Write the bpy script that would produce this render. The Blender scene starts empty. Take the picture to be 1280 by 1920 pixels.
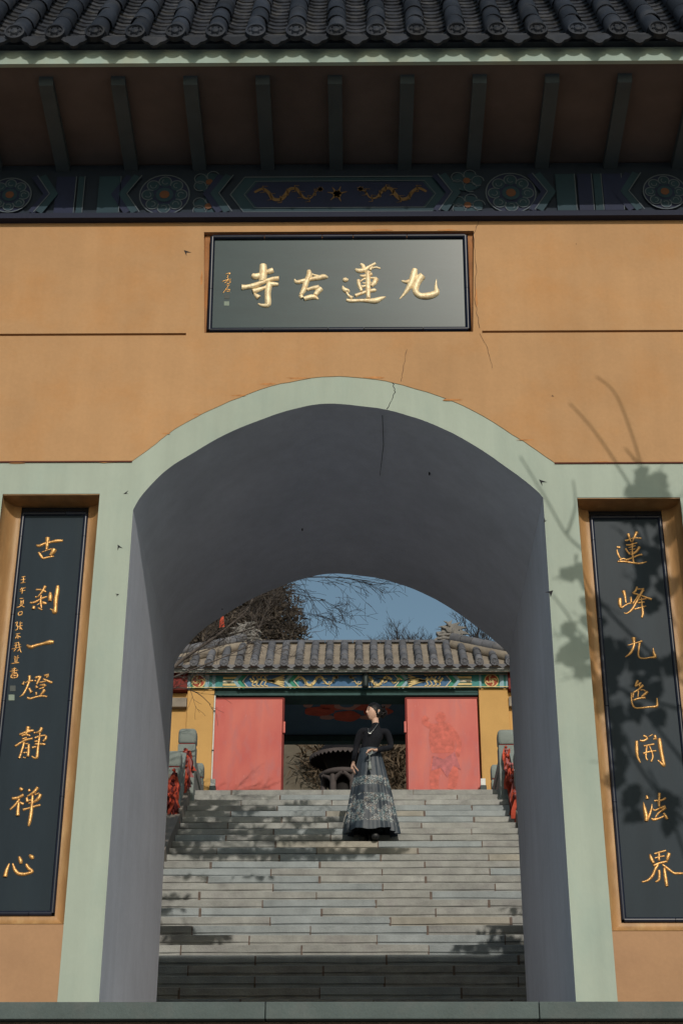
import bpy, bmesh, math, random
from mathutils import Vector, Matrix, noise
from mathutils.geometry import tessellate_polygon

random.seed(7)
R_ = math.radians
sc = bpy.context.scene
col = sc.collection

# ------------------------------------------------------------------ camera
PITCH, YAW, ROLL = .4841, -.0093, .001
CAM = Vector((.0728, -6.2716, -1.1541))
FPX = 3010.16                                   # focal length in pixels of a 1280 px wide picture
_fw = Vector((math.sin(YAW)*math.cos(PITCH), math.cos(YAW)*math.cos(PITCH), math.sin(PITCH)))
_rt = Vector((math.cos(YAW), -math.sin(YAW), 0))
_up = _rt.cross(_fw)
_r2 = _rt*math.cos(ROLL) + _up*math.sin(ROLL)
_u2 = -_rt*math.sin(ROLL) + _up*math.cos(ROLL)
cd = bpy.data.cameras.new('camera')
cd.sensor_fit = 'HORIZONTAL'; cd.sensor_width = 36; cd.lens = 36*FPX/1280
cd.clip_start = .05; cd.clip_end = 2000
cam = bpy.data.objects.new('camera', cd); col.objects.link(cam)
cam.matrix_world = Matrix(((_r2.x, _u2.x, -_fw.x, CAM.x), (_r2.y, _u2.y, -_fw.y, CAM.y),
                           (_r2.z, _u2.z, -_fw.z, CAM.z), (0, 0, 0, 1)))
sc.camera = cam

def at(px, py, Y):
    """survey point: where the sight line of a picture point meets the vertical plane at depth Y"""
    d = _fw + _r2*((px-640)/FPX) - _u2*((py-960)/FPX)
    return CAM + d*((Y-CAM.y)/d.y)

# ------------------------------------------------------------------ sky, sun, exposure
SUN = Vector((.18, -1.0, .536)).normalized()     # towards the sun
el = math.asin(SUN.z)
world = bpy.data.worlds.new('World'); sc.world = world; world.use_nodes = True
wn = world.node_tree.nodes; wl = world.node_tree.links
bg = wn['Background']
sky = wn.new('ShaderNodeTexSky'); sky.sky_type = 'NISHITA'; sky.sun_disc = False
sky.sun_elevation = el; sky.sun_rotation = math.atan2(SUN.x, SUN.y)
sky.air_density = 1.0; sky.dust_density = 1.6; sky.ozone_density = 1.0; sky.altitude = 300
tintn = wn.new('ShaderNodeMix'); tintn.data_type = 'RGBA'; tintn.blend_type = 'MULTIPLY'; tintn.inputs[0].default_value = 1
tintn.inputs[7].default_value = (1.03, 1.05, .88, 1)          # winter haze: a greyer, tealer blue
wl.new(sky.outputs[0], tintn.inputs[6]); wl.new(tintn.outputs[2], bg.inputs[0]); bg.inputs[1].default_value = .12
sl = bpy.data.lights.new('sun', 'SUN'); sl.energy = 3.0; sl.angle = R_(.5); sl.color = (1, .93, .82)
so = bpy.data.objects.new('sun', sl); col.objects.link(so)
so.rotation_euler = SUN.to_track_quat('Z', 'Y').to_euler(); so.location = (4, -20, 14)
sc.view_settings.view_transform = 'Standard'; sc.view_settings.look = 'None'
sc.view_settings.exposure = -0.38; sc.view_settings.gamma = 1.0
sc.view_settings.use_curve_mapping = False

# ------------------------------------------------------------------ materials
MATS = {}
def M(name, c, rough=.8, var=0.0, vs=3.0, stretch=(1, 1, 1), bump=0.0, bs=60.0, metal=0.0, spec=.3, tint=None, tfac=0.0,
      ts=1.2, rnd=0.0, coat=0.0, fine=0.0, streak=0.0):
    """procedural paint / stone: base colour, large cloudy variation, tinted stains, fine grain, piece-to-piece change, relief"""
    if name in MATS: return MATS[name]
    m = bpy.data.materials.new(name); m.use_nodes = True
    nt = m.node_tree; N = nt.nodes; L = nt.links; b = N['Principled BSDF']
    b.inputs['Roughness'].default_value = rough; b.inputs['Metallic'].default_value = metal
    b.inputs['Specular IOR Level'].default_value = spec; b.inputs['Coat Weight'].default_value = coat
    rgb = N.new('ShaderNodeRGB'); rgb.outputs[0].default_value = (*c, 1); cur = rgb.outputs[0]
    geo = N.new('ShaderNodeNewGeometry'); mp = N.new('ShaderNodeMapping'); mp.inputs['Scale'].default_value = stretch
    L.new(geo.outputs['Position'], mp.inputs['Vector'])
    def nz(scale, detail=5, rr=.6):
        n = N.new('ShaderNodeTexNoise'); n.inputs['Scale'].default_value = scale; n.inputs['Detail'].default_value = detail
        n.inputs['Roughness'].default_value = rr; L.new(mp.outputs[0], n.inputs['Vector']); return n.outputs[0]
    def rng(s, a, bb, lo, hi):
        r = N.new('ShaderNodeMapRange'); L.new(s, r.inputs[0])
        for i, v in enumerate((a, bb, lo, hi)): r.inputs[i+1].default_value = v
        return r.outputs[0]
    def mul(cur, s):
        x = N.new('ShaderNodeMix'); x.data_type = 'RGBA'; x.blend_type = 'MULTIPLY'; x.inputs[0].default_value = 1
        L.new(cur, x.inputs[6]); L.new(s, x.inputs[7]); return x.outputs[2]
    if tint is not None:
        x = N.new('ShaderNodeMix'); x.data_type = 'RGBA'; L.new(cur, x.inputs[6]); x.inputs[7].default_value = (*tint, 1)
        L.new(rng(nz(ts, 8, .65), .48, .72, 0, tfac), x.inputs[0]); cur = x.outputs[2]
    if var: cur = mul(cur, rng(nz(vs), .3, .7, 1-var, 1+var))
    if fine: cur = mul(cur, rng(nz(vs*38, 3), .3, .7, 1-fine, 1+fine))
    if streak:                                          # rain runs: narrow across, long down the wall
        m2 = N.new('ShaderNodeMapping'); m2.inputs['Scale'].default_value = (7, 7, .45); L.new(geo.outputs['Position'], m2.inputs['Vector'])
        n = N.new('ShaderNodeTexNoise'); n.inputs['Scale'].default_value = 1.6; n.inputs['Detail'].default_value = 7; n.inputs['Roughness'].default_value = .62
        L.new(m2.outputs[0], n.inputs['Vector']); cur = mul(cur, rng(n.outputs[0], .35, .68, 1+streak*.5, 1-streak))
    if rnd:
        oi = N.new('ShaderNodeObjectInfo'); cur = mul(cur, rng(oi.outputs['Random'], 0, 1, 1-rnd, 1+rnd))
    L.new(cur, b.inputs['Base Color'])
    if bump:
        bp = N.new('ShaderNodeBump'); bp.inputs['Strength'].default_value = bump; bp.inputs['Distance'].default_value = .01
        L.new(nz(bs, 6), bp.inputs['Height']); L.new(bp.outputs[0], b.inputs['Normal'])
    MATS[name] = m
    return m

M('ochre', (.43, .25, .125), .85, .10, 1.6, bump=.26, bs=11, tint=(.44, .215, .08), tfac=.6, ts=2.6, fine=.03, streak=.045)
M('ochre_low', (.37, .215, .12), .85, .12, 1.8, bump=.2, bs=13, tint=(.30, .17, .10), tfac=.5, ts=3, fine=.03)
M('celadon', (.345, .40, .35), .8, .09, 1.5, stretch=(1.3, 1.3, .7), bump=.18, bs=12, tint=(.29, .365, .33), tfac=.7, ts=2.5, fine=.012, streak=.06)
M('vault', (.58, .60, .69), .85, .08, 1.1, bump=.22, bs=11, tint=(.49, .51, .59), tfac=.6, ts=2.6, fine=.03, streak=.06)
M('groove', (.02, .02, .025), .9)
M('cove', (.36, .20, .085), .5, .22, 5, stretch=(3, 3, .7), bump=.15, bs=50, tint=(.46, .31, .15), tfac=.6, ts=8, spec=.4)
M('black_tile', (.010, .014, .03), .3, .2, 6, spec=.3, rnd=.2)
M('lacquer', (.019, .030, .042), .42, .12, 2.5, stretch=(4, 4, .6), spec=.08, tint=(.026, .038, .048), tfac=.6, fine=.05)
M('lacquer_top', (.026, .050, .058), .30, .12, 2.5, stretch=(.8, 4, 4), spec=.24, tint=(.034, .052, .058), tfac=.6, fine=.05)
M('gilt', (.66, .37, .13), .34, .25, 30, metal=.55, bump=.3, bs=120, spec=.6, tint=(.40, .17, .05), tfac=.6, ts=50)
M('gilt_bright', (.90, .74, .48), .42, .2, 30, metal=.15, bump=.3, bs=120, spec=.6, tint=(.58, .30, .10), tfac=.7, ts=40)
M('seal_pale', (.22, .27, .23), .7); M('seal_dim', (.075, .085, .085), .7)
M('soffit', (.095, .076, .074), .9, .2, 3, tint=(.075, .06, .062), tfac=.6, bump=.1)
M('rafter', (.05, .066, .08), .75, .15, 5, rnd=.06, tint=(.05, .07, .08), tfac=.5, ts=6)
M('eave_green', (.27, .35, .325), .75, .12, 4, tint=(.36, .36, .26), tfac=.5, ts=5)
M('tile', (.018, .022, .032), .62, .35, 9, bump=.25, bs=60, rnd=.32, tint=(.042, .042, .046), tfac=.6, ts=7, spec=.18, fine=.12)
M('pan', (.025, .028, .037), .65, .35, 9, bump=.25, bs=60, rnd=.35, tint=(.085, .083, .082), tfac=.7, ts=12, spec=.18, fine=.12)
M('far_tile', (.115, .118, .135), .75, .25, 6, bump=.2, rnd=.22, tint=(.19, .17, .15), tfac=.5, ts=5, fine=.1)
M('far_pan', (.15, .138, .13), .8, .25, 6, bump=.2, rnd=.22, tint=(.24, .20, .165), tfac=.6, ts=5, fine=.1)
M('mortar', (.25, .215, .175), .9, .22, 5, bump=.3, bs=40, tint=(.18, .15, .13), tfac=.6, ts=4)
M('ridge_stone', (.20, .19, .18), .85, .22, 5, bump=.3, bs=40)
M('p_blue', (.008, .014, .045), .7, .15, 8); M('p_teal', (.011, .034, .052), .7, .15, 8)
M('p_line', (.07, .09, .115), .7); M('p_gold', (.13, .075, .03), .6, .2, 20); M('p_orange', (.10, .04, .02), .7)
M('p_navy', (.010, .014, .035), .75); M('p_deep', (.008, .016, .032), .75, .15, 8)
M('f_teal', (.055, .24, .24), .7, .15, 8); M('f_blue', (.055, .14, .28), .7, .15, 8); M('f_green', (.04, .25, .17), .7, .1)
M('f_gold', (.62, .47, .21), .6, .2, 15); M('f_cream', (.60, .56, .44), .7); M('f_red', (.34, .06, .03), .7, .2, 12)
M('f_sky', (.25, .40, .47), .7)
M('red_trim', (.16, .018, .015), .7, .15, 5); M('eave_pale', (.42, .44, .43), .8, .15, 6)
M('yellow', (.56, .33, .115), .85, .08, 2, bump=.1, tint=(.48, .27, .10), tfac=.5, ts=1.5, fine=.03)
M('dark_in', (.012, .02, .03), .9); M('ceiling', (.085, .16, .24), .85, .12, 2)
M('c_red', (.52, .10, .06), .85, .2, 6); M('c_pink', (.50, .27, .23), .85)
M('rear_beam', (.03, .055, .08), .85, .2, 5, tint=(.06, .02, .015), tfac=.7, ts=6); M('rear_trim', (.04, .085, .085), .85, .2, 8)
M('stone', (.328, .332, .315), .85, .2, 5, bump=.4, bs=50, rnd=.08, tint=(.235, .225, .225), tfac=.75, ts=4, fine=.16)
M('stone_warm', (.355, .335, .29), .85, .2, 4, bump=.35, bs=70, rnd=.08, fine=.14)
M('stone_blue', (.295, .325, .335), .85, .2, 4, bump=.35, bs=70, rnd=.08, fine=.14)
M('joint', (.15, .115, .098), .95, .3, 20)
M('post_stone', (.24, .275, .26), .8, .16, 6, bump=.25, bs=60, tint=(.14, .16, .15), tfac=.6, ts=6, fine=.08)
M('curb', (.25, .22, .19), .9, .2, 5, bump=.4, bs=50, tint=(.13, .11, .1), tfac=.6, ts=5, fine=.1)
M('threshold', (.08, .104, .106), .75, .16, 4, bump=.2, bs=60, tint=(.13, .13, .13), tfac=.5, ts=5, fine=.08)
M('earth', (.10, .085, .065), .95, .3, 2, bump=.4, bs=20); M('paving', (.22, .21, .2), .9, .2, 3, bump=.3, bs=30)
M('white', (.66, .67, .64), .6, .1, 20); M('dark_metal', (.025, .035, .035), .5, metal=.3)
M('bark', (.085, .07, .062), .9, .3, 20, bump=.4, bs=60); M('bark_pale', (.13, .11, .10), .9, .3, 20, bump=.4, bs=60)
M('twig', (.035, .03, .03), .9); M('leaf_dark', (.035, .045, .022), .7, .3, 8, rnd=.1)
M('leaf_dry', (.095, .068, .045), .85, .4, 2.5); M('leaf_ever', (.07, .056, .045), .85, .45, 1.6)
M('bronze', (.014, .012, .012), .7, .3, 8, metal=.4); M('burner_stone', (.085, .07, .068), .85, .2, 6, bump=.3)
M('ribbon', (.42, .06, .03), .75, .3, 14, rnd=.35); M('ribbon_pink', (.36, .12, .12), .8, .25, 14, rnd=.3)
M('ribbon_dark', (.12, .02, .02), .85, .3, 14, rnd=.3)
M('skin', (.68, .43, .325), .5, .06, 12, spec=.35); M('hair', (.012, .010, .010), .45, .3, 60, stretch=(1, 1, .3), bump=.4, bs=150)
M('knit', (.010, .011, .016), .9, .2, 60, bump=.5, bs=300); M('shoe', (.02, .021, .024), .45)
M('silver', (.55, .56, .55), .3, metal=.8); M('bead', (.32, .37, .36), .35, .2, 40); M('tassel', (.36, .40, .38), .8)
M('lip', (.40, .12, .10), .45); M('eye_dark', (.012, .01, .01), .3)

def door_mat():
    """red lacquer door, faded, with pale scuffs running down and a worn purplish patch"""
    m = bpy.data.materials.new('door_red'); m.use_nodes = True; nt = m.node_tree; N = nt.nodes; L = nt.links
    b = N['Principled BSDF']; b.inputs['Roughness'].default_value = .55
    tc = N.new('ShaderNodeTexCoord'); mp = N.new('ShaderNodeMapping'); mp.inputs['Scale'].default_value = (2.2, 2.2, .8)
    L.new(tc.outputs['Object'], mp.inputs[0])
    def nz(s, d, v=mp.outputs[0]):
        n = N.new('ShaderNodeTexNoise'); n.inputs['Scale'].default_value = s; n.inputs['Detail'].default_value = d; L.new(v, n.inputs['Vector']); return n.outputs[0]
    def rp(s, a, bb, lo, hi):
        r = N.new('ShaderNodeMapRange'); L.new(s, r.inputs[0])
        for i, v in enumerate((a, bb, lo, hi)): r.inputs[i+1].default_value = v
        return r.outputs[0]
    def mixc(a, c, f):
        x = N.new('ShaderNodeMix'); x.data_type = 'RGBA'; L.new(f, x.inputs[0])
        if isinstance(a, tuple): x.inputs[6].default_value = (*a, 1)
        else: L.new(a, x.inputs[6])
        x.inputs[7].default_value = (*c, 1); return x.outputs[2]
    c = mixc((.47, .06, .045), (.55, .115, .08), rp(nz(1.5, 6), .35, .68, 0, 1))
    c = mixc(c, (.40, .10, .10), rp(nz(3.5, 7), .50, .68, 0, .6))
    s2 = N.new('ShaderNodeMapping'); s2.inputs['Scale'].default_value = (14, 14, 2.2); L.new(tc.outputs['Object'], s2.inputs[0])
    c = mixc(c, (.62, .38, .36), rp(nz(3, 8, s2.outputs[0]), .70, .78, 0, .55))
    L.new(c, b.inputs['Base Color'])
    MATS['door_red'] = m
door_mat()

def skirt_mat():
    """dark slate satin skirt with two brocade bands of glittering thread, set by height on the cloth"""
    m = bpy.data.materials.new('skirt'); m.use_nodes = True; nt = m.node_tree; N = nt.nodes; L = nt.links
    b = N['Principled BSDF']; b.inputs['Roughness'].default_value = .55
    tc = N.new('ShaderNodeTexCoord'); sp = N.new('ShaderNodeSeparateXYZ'); L.new(tc.outputs['Object'], sp.inputs[0])
    def math_(op, a, bb=None):
        x = N.new('ShaderNodeMath'); x.operation = op
        for i, v in enumerate((a, bb)):
            if v is None: continue
            if isinstance(v, (int, float)): x.inputs[i].default_value = v
            else: L.new(v, x.inputs[i])
        return x.outputs[0]
    z = sp.outputs['Z']
    def band(lo, hi): return math_('MULTIPLY', math_('GREATER_THAN', z, lo), math_('LESS_THAN', z, hi))
    bands = math_('MAXIMUM', band(.20, .545), band(.65, .765))
    vo = N.new('ShaderNodeTexNoise'); vo.inputs['Scale'].default_value = 115; vo.inputs['Detail'].default_value = 2
    L.new(tc.outputs['Object'], vo.inputs['Vector'])
    n2 = N.new('ShaderNodeTexNoise'); n2.inputs['Scale'].default_value = 9; n2.inputs['Detail'].default_value = 3
    L.new(tc.outputs['Object'], n2.inputs['Vector'])
    spark = math_('MULTIPLY', math_('GREATER_THAN', vo.outputs[0], .53), math_('GREATER_THAN', n2.outputs[0], .43))
    f = math_('MULTIPLY', bands, spark)
    hue = N.new('ShaderNodeTexNoise'); hue.inputs['Scale'].default_value = 25; L.new(tc.outputs['Object'], hue.inputs['Vector'])
    cr = N.new('ShaderNodeValToRGB'); L.new(hue.outputs[0], cr.inputs[0]); e = cr.color_ramp.elements
    e[0].position = .35; e[0].color = (.13, .24, .26, 1); e[1].position = .65; e[1].color = (.34, .27, .22, 1)
    k = e.new(.5); k.color = (.44, .48, .48, 1)
    base = N.new('ShaderNodeMix'); base.data_type = 'RGBA'; L.new(n2.outputs[0], base.inputs[0])
    base.inputs[6].default_value = (.024, .033, .046, 1); base.inputs[7].default_value = (.06, .078, .10, 1)
    x = N.new('ShaderNodeMix'); x.data_type = 'RGBA'; L.new(f, x.inputs[0]); L.new(base.outputs[2], x.inputs[6]); L.new(cr.outputs[0], x.inputs[7])
    L.new(x.outputs[2], b.inputs['Base Color'])
    MATS['skirt'] = m
skirt_mat()

# ------------------------------------------------------------------ helpers
def tag(o, label=None, cat=None, group=None, kind=None):
    if label: o['label'] = label
    if cat: o['category'] = cat
    if group: o['group'] = group
    if kind: o['kind'] = kind
    return o

def empty(name, loc, label=None, cat=None, group=None, kind=None):
    o = bpy.data.objects.new(name, None); o.location = loc; col.objects.link(o)
    return tag(o, label, cat, group, kind)

def wloc(o):
    v = Vector((0, 0, 0))
    while o is not None: v += Vector(o.location); o = o.parent
    return v

class MB:
    """collects faces in world coordinates; build() links them as one mesh object"""
    def __init__(s): s.v = []; s.f = []; s.sm = []
    def add(s, vs, fs, smooth=False):
        n = len(s.v); s.v += [Vector(p) for p in vs]
        for f in fs: s.f.append([i+n for i in f]); s.sm.append(smooth)
    def box(s, a, b, taper=None):
        (x0, y0, z0), (x1, y1, z1) = a, b
        s.add([(x0, y0, z0), (x1, y0, z0), (x1, y1, z0), (x0, y1, z0), (x0, y0, z1), (x1, y0, z1), (x1, y1, z1), (x0, y1, z1)],
              [(0, 3, 2, 1), (4, 5, 6, 7), (0, 1, 5, 4), (1, 2, 6, 5), (2, 3, 7, 6), (3, 0, 4, 7)])
        return s
    def bbox(s, a, b, e=.01):
        """box with bevelled edges"""
        bm = bmesh.new(); bmesh.ops.create_cube(bm, size=1)
        for v in bm.verts: v.co = Vector(((a[i]+b[i])/2 + v.co[i]*(b[i]-a[i]) for i in range(3)))
        bmesh.ops.bevel(bm, geom=bm.edges[:], offset=e, segments=2, profile=.6, affect='EDGES')
        bm.verts.index_update()
        s.add([v.co.copy() for v in bm.verts], [[v.index for v in f.verts] for f in bm.faces]); bm.free(); return s
    def tube(s, pts, rs, n=6, cap=True):
        pts = [Vector(p) for p in pts]; rings = []; prev = None
        for i, p in enumerate(pts):
            t = (pts[min(i+1, len(pts)-1)] - pts[max(i-1, 0)]).normalized()
            u = t.orthogonal().normalized() if prev is None else (prev - t*prev.dot(t)).normalized()
            if u.length < .5: u = t.orthogonal().normalized()
            prev = u; w = t.cross(u); r = rs[i] if isinstance(rs, (list, tuple)) else rs
            rings.append([p + (u*math.cos(2*math.pi*k/n) + w*math.sin(2*math.pi*k/n))*r for k in range(n)])
        s.add([q for r in rings for q in r],
              [(i*n+k, i*n+(k+1) % n, (i+1)*n+(k+1) % n, (i+1)*n+k) for i in range(len(pts)-1) for k in range(n)], True)
        if cap:
            s.add(rings[0], [tuple(range(n))[::-1]]); s.add(rings[-1], [tuple(range(n))])
        return s
    def lathe(s, prof, c, n=24, sx=1, sy=1):
        c = Vector(c); vs = [c + Vector((r*math.cos(2*math.pi*k/n)*sx, r*math.sin(2*math.pi*k/n)*sy, z)) for r, z in prof for k in range(n)]
        s.add(vs, [(i*n+k, i*n+(k+1) % n, (i+1)*n+(k+1) % n, (i+1)*n+k) for i in range(len(prof)-1) for k in range(n)], True); return s
    def prism(s, outline, y0, y1, holes=(), back=True, sides=True):
        """outline in (x, z), facing -Y at y0, sides back to y1"""
        loops = [list(outline)] + [list(h) for h in holes]
        flat = [p for l in loops for p in l]
        tris = tessellate_polygon([[Vector((p[0], p[1], 0)) for p in l] for l in loops])
        def area(t):
            a, b, c = (flat[i] for i in t); return (b[0]-a[0])*(c[1]-a[1]) - (b[1]-a[1])*(c[0]-a[0])
        tf = [t if area(t) > 0 else (t[0], t[2], t[1]) for t in tris]
        s.add([(p[0], y0, p[1]) for p in flat], tf)
        if back: s.add([(p[0], y1, p[1]) for p in flat], [t[::-1] for t in tf])
        if sides:
            for li, l in enumerate(loops):
                m = len(l); ar = sum(l[i][0]*l[(i+1) % m][1]-l[(i+1) % m][0]*l[i][1] for i in range(m))
                if (ar < 0) == (li == 0): l = l[::-1]
                s.add([(p[0], y0, p[1]) for p in l] + [(p[0], y1, p[1]) for p in l],
                      [(i, m+i, m+(i+1) % m, (i+1) % m) for i in range(m)])
        return s
    def ribbon(s, pts, w, y):
        """flat painted line in the plane Y = y, points (x, z)"""
        n = len(pts); L = []; Rr = []
        for i, p in enumerate(pts):
            a = pts[max(i-1, 0)]; b = pts[min(i+1, n-1)]; dx, dz = b[0]-a[0], b[1]-a[1]; l = math.hypot(dx, dz) or 1
            ww = w[i] if isinstance(w, (list, tuple)) else w
            L.append((p[0]-dz/l*ww/2, y, p[1]+dx/l*ww/2)); Rr.append((p[0]+dz/l*ww/2, y, p[1]-dx/l*ww/2))
        s.add(L+Rr, [(i, n+i, n+i+1, i+1) for i in range(n-1)]); return s
    def disc(s, c, r, y, n=20, rz=None):
        s.add([(c[0]+r*math.cos(2*math.pi*k/n), y, c[1]+(rz or r)*math.sin(2*math.pi*k/n)) for k in range(n)], [tuple(range(n))]); return s
    def mesh(s, name, off):
        me = bpy.data.meshes.new(name); me.from_pydata([p-off for p in s.v], [], s.f)
        if any(s.sm): me.polygons.foreach_set('use_smooth', s.sm)
        me.update(); return me
    def build(s, name, mat, parent=None, loc=None, **k):
        base = wloc(parent) if parent else Vector((0, 0, 0))
        o_loc = Vector(loc) if loc is not None else base
        o = bpy.data.objects.new(name, s.mesh(name, o_loc)); o.data.materials.append(MATS[mat] if isinstance(mat, str) else mat)
        o.location = o_loc - base; o.parent = parent; col.objects.link(o)
        return tag(o, **k)

def inst(name, me, parent, loc, rot=None, scale=None):
    o = bpy.data.objects.new(name, me); o.parent = parent
    o.location = Vector(loc) - (wloc(parent) if parent else Vector((0, 0, 0)))
    if rot: o.rotation_euler = rot
    if scale: o.scale = scale
    col.objects.link(o); return o

def catmull(pts, n=5):
    """smooth a polyline whose points are tuples of any length"""
    if len(pts) < 3: 
        a, b = pts[0], pts[-1]; return [tuple(a[j]+(b[j]-a[j])*i/n for j in range(len(a))) for i in range(n+1)]
    out = []; P = [pts[0]] + list(pts) + [pts[-1]]
    for i in range(1, len(P)-2):
        for k in range(n):
            t = k/n; a, b, c, d = P[i-1], P[i], P[i+1], P[i+2]
            out.append(tuple(.5*(2*b[j]+(c[j]-a[j])*t+(2*a[j]-5*b[j]+4*c[j]-d[j])*t*t+(3*b[j]-a[j]-3*c[j]+d[j])*t**3) for j in range(len(b))))
    out.append(tuple(pts[-1])); return out

M('door_fade', (.53, .115, .085), .6, .25, 14); M('door_purple', (.42, .115, .12), .6, .3, 14)
M('trim_brown', (.30, .135, .055), .75, .2, 6, tint=(.36, .13, .03), tfac=.6, ts=8)
M('red_line', (.10, .03, .02), .9)
M('scuff', (.44, .20, .075), .85, .3, 30)
M('repair', (.375, .225, .125), .85, .12, 8, bump=.25, bs=18)
M('grime', (.27, .33, .29), .85, .2, 12)

# ================================================================== ground and terraces
GZ = -2.45
gm = MB(); gm.box((-400, -300, GZ-.5), (400, 600, GZ)); gm.build('ground', 'paving', kind='structure')
tm = MB(); tm.box((-14, .02, GZ-.2), (14, 5.1, -.06)); tm.build('terrace', 'paving', kind='structure')

# stairs constants (surveyed)
ST, SY0, SH, SZ0 = .230, 7.52, .1416, 1.489
def tread(k): return SY0 + k*ST, SZ0 + k*SH          # nosing line of step k
TOPY, TOPZ = tread(27)

um = MB()                                             # hill that carries the upper temple
um.box((-120, TOPY+.02, GZ-.2), (120, 420, TOPZ-.07)); um.build('upper_terrace', 'paving', kind='structure')
hm = MB()
for sx in (-1, 1):
    x0, x1 = sorted((sx*2.34, sx*60))
    hm.add([(x0, 5.1, GZ), (x1, 5.1, GZ), (x1, 5.1, .0), (x0, 5.1, .0), (x0, TOPY+.3, GZ), (x1, TOPY+.3, GZ), (x1, TOPY+.3, TOPZ-.09), (x0, TOPY+.3, TOPZ-.09)],
           [(0, 1, 2, 3), (3, 2, 6, 7), (0, 3, 7, 4), (1, 5, 6, 2), (4, 7, 6, 5)])
hm.build('hillside', 'earth', kind='structure')

# front flight below the gate (camera stands on it), and the threshold slabs
fm = MB()
for i in range(16):
    fm.box((-2.6, -.14-.32*(i+1), GZ-.05), (2.6, -.14-.32*i, -.06-.15*(i+1)))
fm.build('front_steps', 'threshold', kind='structure')
th = empty('threshold', (0, 0, -.06), kind='structure')
xs = [-2.9, -1.75, at(497, 1900, -.2).x, at(1011, 1900, -.2).x, 1.9, 2.9]
for a, b in zip(xs, xs[1:]):
    MB().bbox((a+.0015, -.20, -.062), (b-.0015, .30, 0.0), .004).build('threshold_slab', 'threshold', th)
MB().box((-2.9, -.15, -.3), (2.9, .28, -.064)).build('threshold_base', 'joint', th)
MB().box((-.95, .30, -.055), (.95, 5.1, -.004)).build('passage_floor', 'paving', kind='structure')

# ================================================================== front gate
GATE = empty('temple_gate', (0, 0, 0), 'ochre and pale green gate wall with a tall arch under a dark tiled roof', 'gate')
HW = 3.05                                             # half length of the gate wall
DEP = 1.805                                           # wall thickness
inner_px = [(249, 957), (256, 944), (268, 926), (297, 894.5), (326, 870.6), (366, 846.7), (406, 822.8), (451, 801.6), (486, 788), (525, 773.7),
            (560, 764.4), (588, 758.8), (626, 756.5), (672, 760.6), (725, 768), (766, 779.4), (800, 790.6), (850, 813), (905, 845), (960, 883.8),
            (985, 902.5), (1010, 923.8), (1015.5, 932.5)]
outer_px = [(246, 866), (284, 838.7), (310, 817.5), (337, 799), (369, 781.6), (401, 765.7), (448, 745.8), (507, 724.5), (560, 713.5), (594, 708),
            (635, 706), (672, 708), (706, 712), (736, 717.5), (800, 735.3), (850, 753), (905, 780), (960, 815), (985, 830), (1010, 847.5), (1041, 869)]
def xz(p, Y=0): v = at(p[0], p[1], Y); return (v.x, v.z)
inner = [xz(p) for p in inner_px]; inner = [(p[0], p[1]) for p in catmull(inner, 3)]
outer = [xz(p) for p in outer_px]; outer = catmull(outer, 3)
JX = .907
inner[0] = (-JX, inner[0][1]); inner[-1] = (JX, inner[-1][1])
jr = random.Random(2)
outer = [outer[0]] + [(p[0]+jr.uniform(-.001, .001), p[1]+jr.uniform(-.0013, .0013)) for p in outer[1:-1]] + [outer[-1]]
inner = [inner[0]] + [(p[0]+jr.uniform(-.0005, .0005), p[1]+jr.uniform(-.0007, .0007)) for p in inner[1:-1]] + [inner[-1]]
ZBL, ZBR = outer[0][1], outer[-1][1]
arch = [(-JX, 0)] + inner + [(JX, 0)]

# upper ochre wall, 9 mm proud of the green paint, with the plaque recess and two joint slots cut in
PL = (-.655, .655, 3.095, 3.684)                      # plaque recess
slotL = [(-HW+.02, 3.082), (-.715, 3.082), (-.715, 3.095), (-HW+.02, 3.095)]
slotR = [(.672, 3.088), (HW-.02, 3.088), (HW-.02, 3.101), (.672, 3.101)]
rec = [(PL[0]+.025, PL[2]), (PL[1]-.025, PL[2]), (PL[1], PL[3]), (PL[0], PL[3])]
up = MB()
ring = [(-HW, ZBL)] + outer + [(HW, ZBR), (HW, 3.80), (-HW, 3.80)]
up.prism(ring, -.003, .12, [rec, slotL, slotR], back=False)
up.build('upper_wall', 'ochre', GATE)
bk = MB(); bk.box((-HW+.01, .02, 3.07), (HW-.01, .03, 3.11)); bk.build('joint_shadow', 'groove', GATE)
rb = MB(); rb.box((-.75, .115, 3.03), (.75, .13, 3.74)); rb.build('plaque_recess', 'ochre', GATE)

for xa, xb, z_ in ((-HW, outer[0][0]+.004, ZBL), (outer[-1][0]-.004, HW, ZBR)):      # dark joint where the ochre stops over the green band
    MB().box((xa, -.0055, z_-.003), (xb, -.001, z_+.0035)).build('paint_joint', 'red_line', GATE)
# green surround: arch band, jambs, band over the couplets
CL = (-1.492, -1.060, .333, 2.240); CR = (1.057, 1.512, .304, 2.212)
green = [(-HW, ZBL)] + outer + [(HW, ZBR), (HW, 0), (CR[1], 0), (CR[1], CR[3]), (CR[0], CR[3]), (CR[0]+.008, 0)] + arch[::-1] + \
        [(CL[1]-.006, 0), (CL[1], CL[3]), (CL[0], CL[3]), (CL[0], 0), (-HW, 0)]
gb = MB(); gb.prism(green, 0, .14, back=False, sides=False)
gb.build('arch_surround', 'celadon', GATE)
for c in (CL, CR):
    MB().prism([(c[0]+.002, 0), (c[1]-.002 if c is CL else c[1]-.002, 0), (c[1]-.002, c[2]), (c[0]+.002, c[2])], .004, .14).build('lower_wall', 'ochre_low', GATE)
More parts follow.
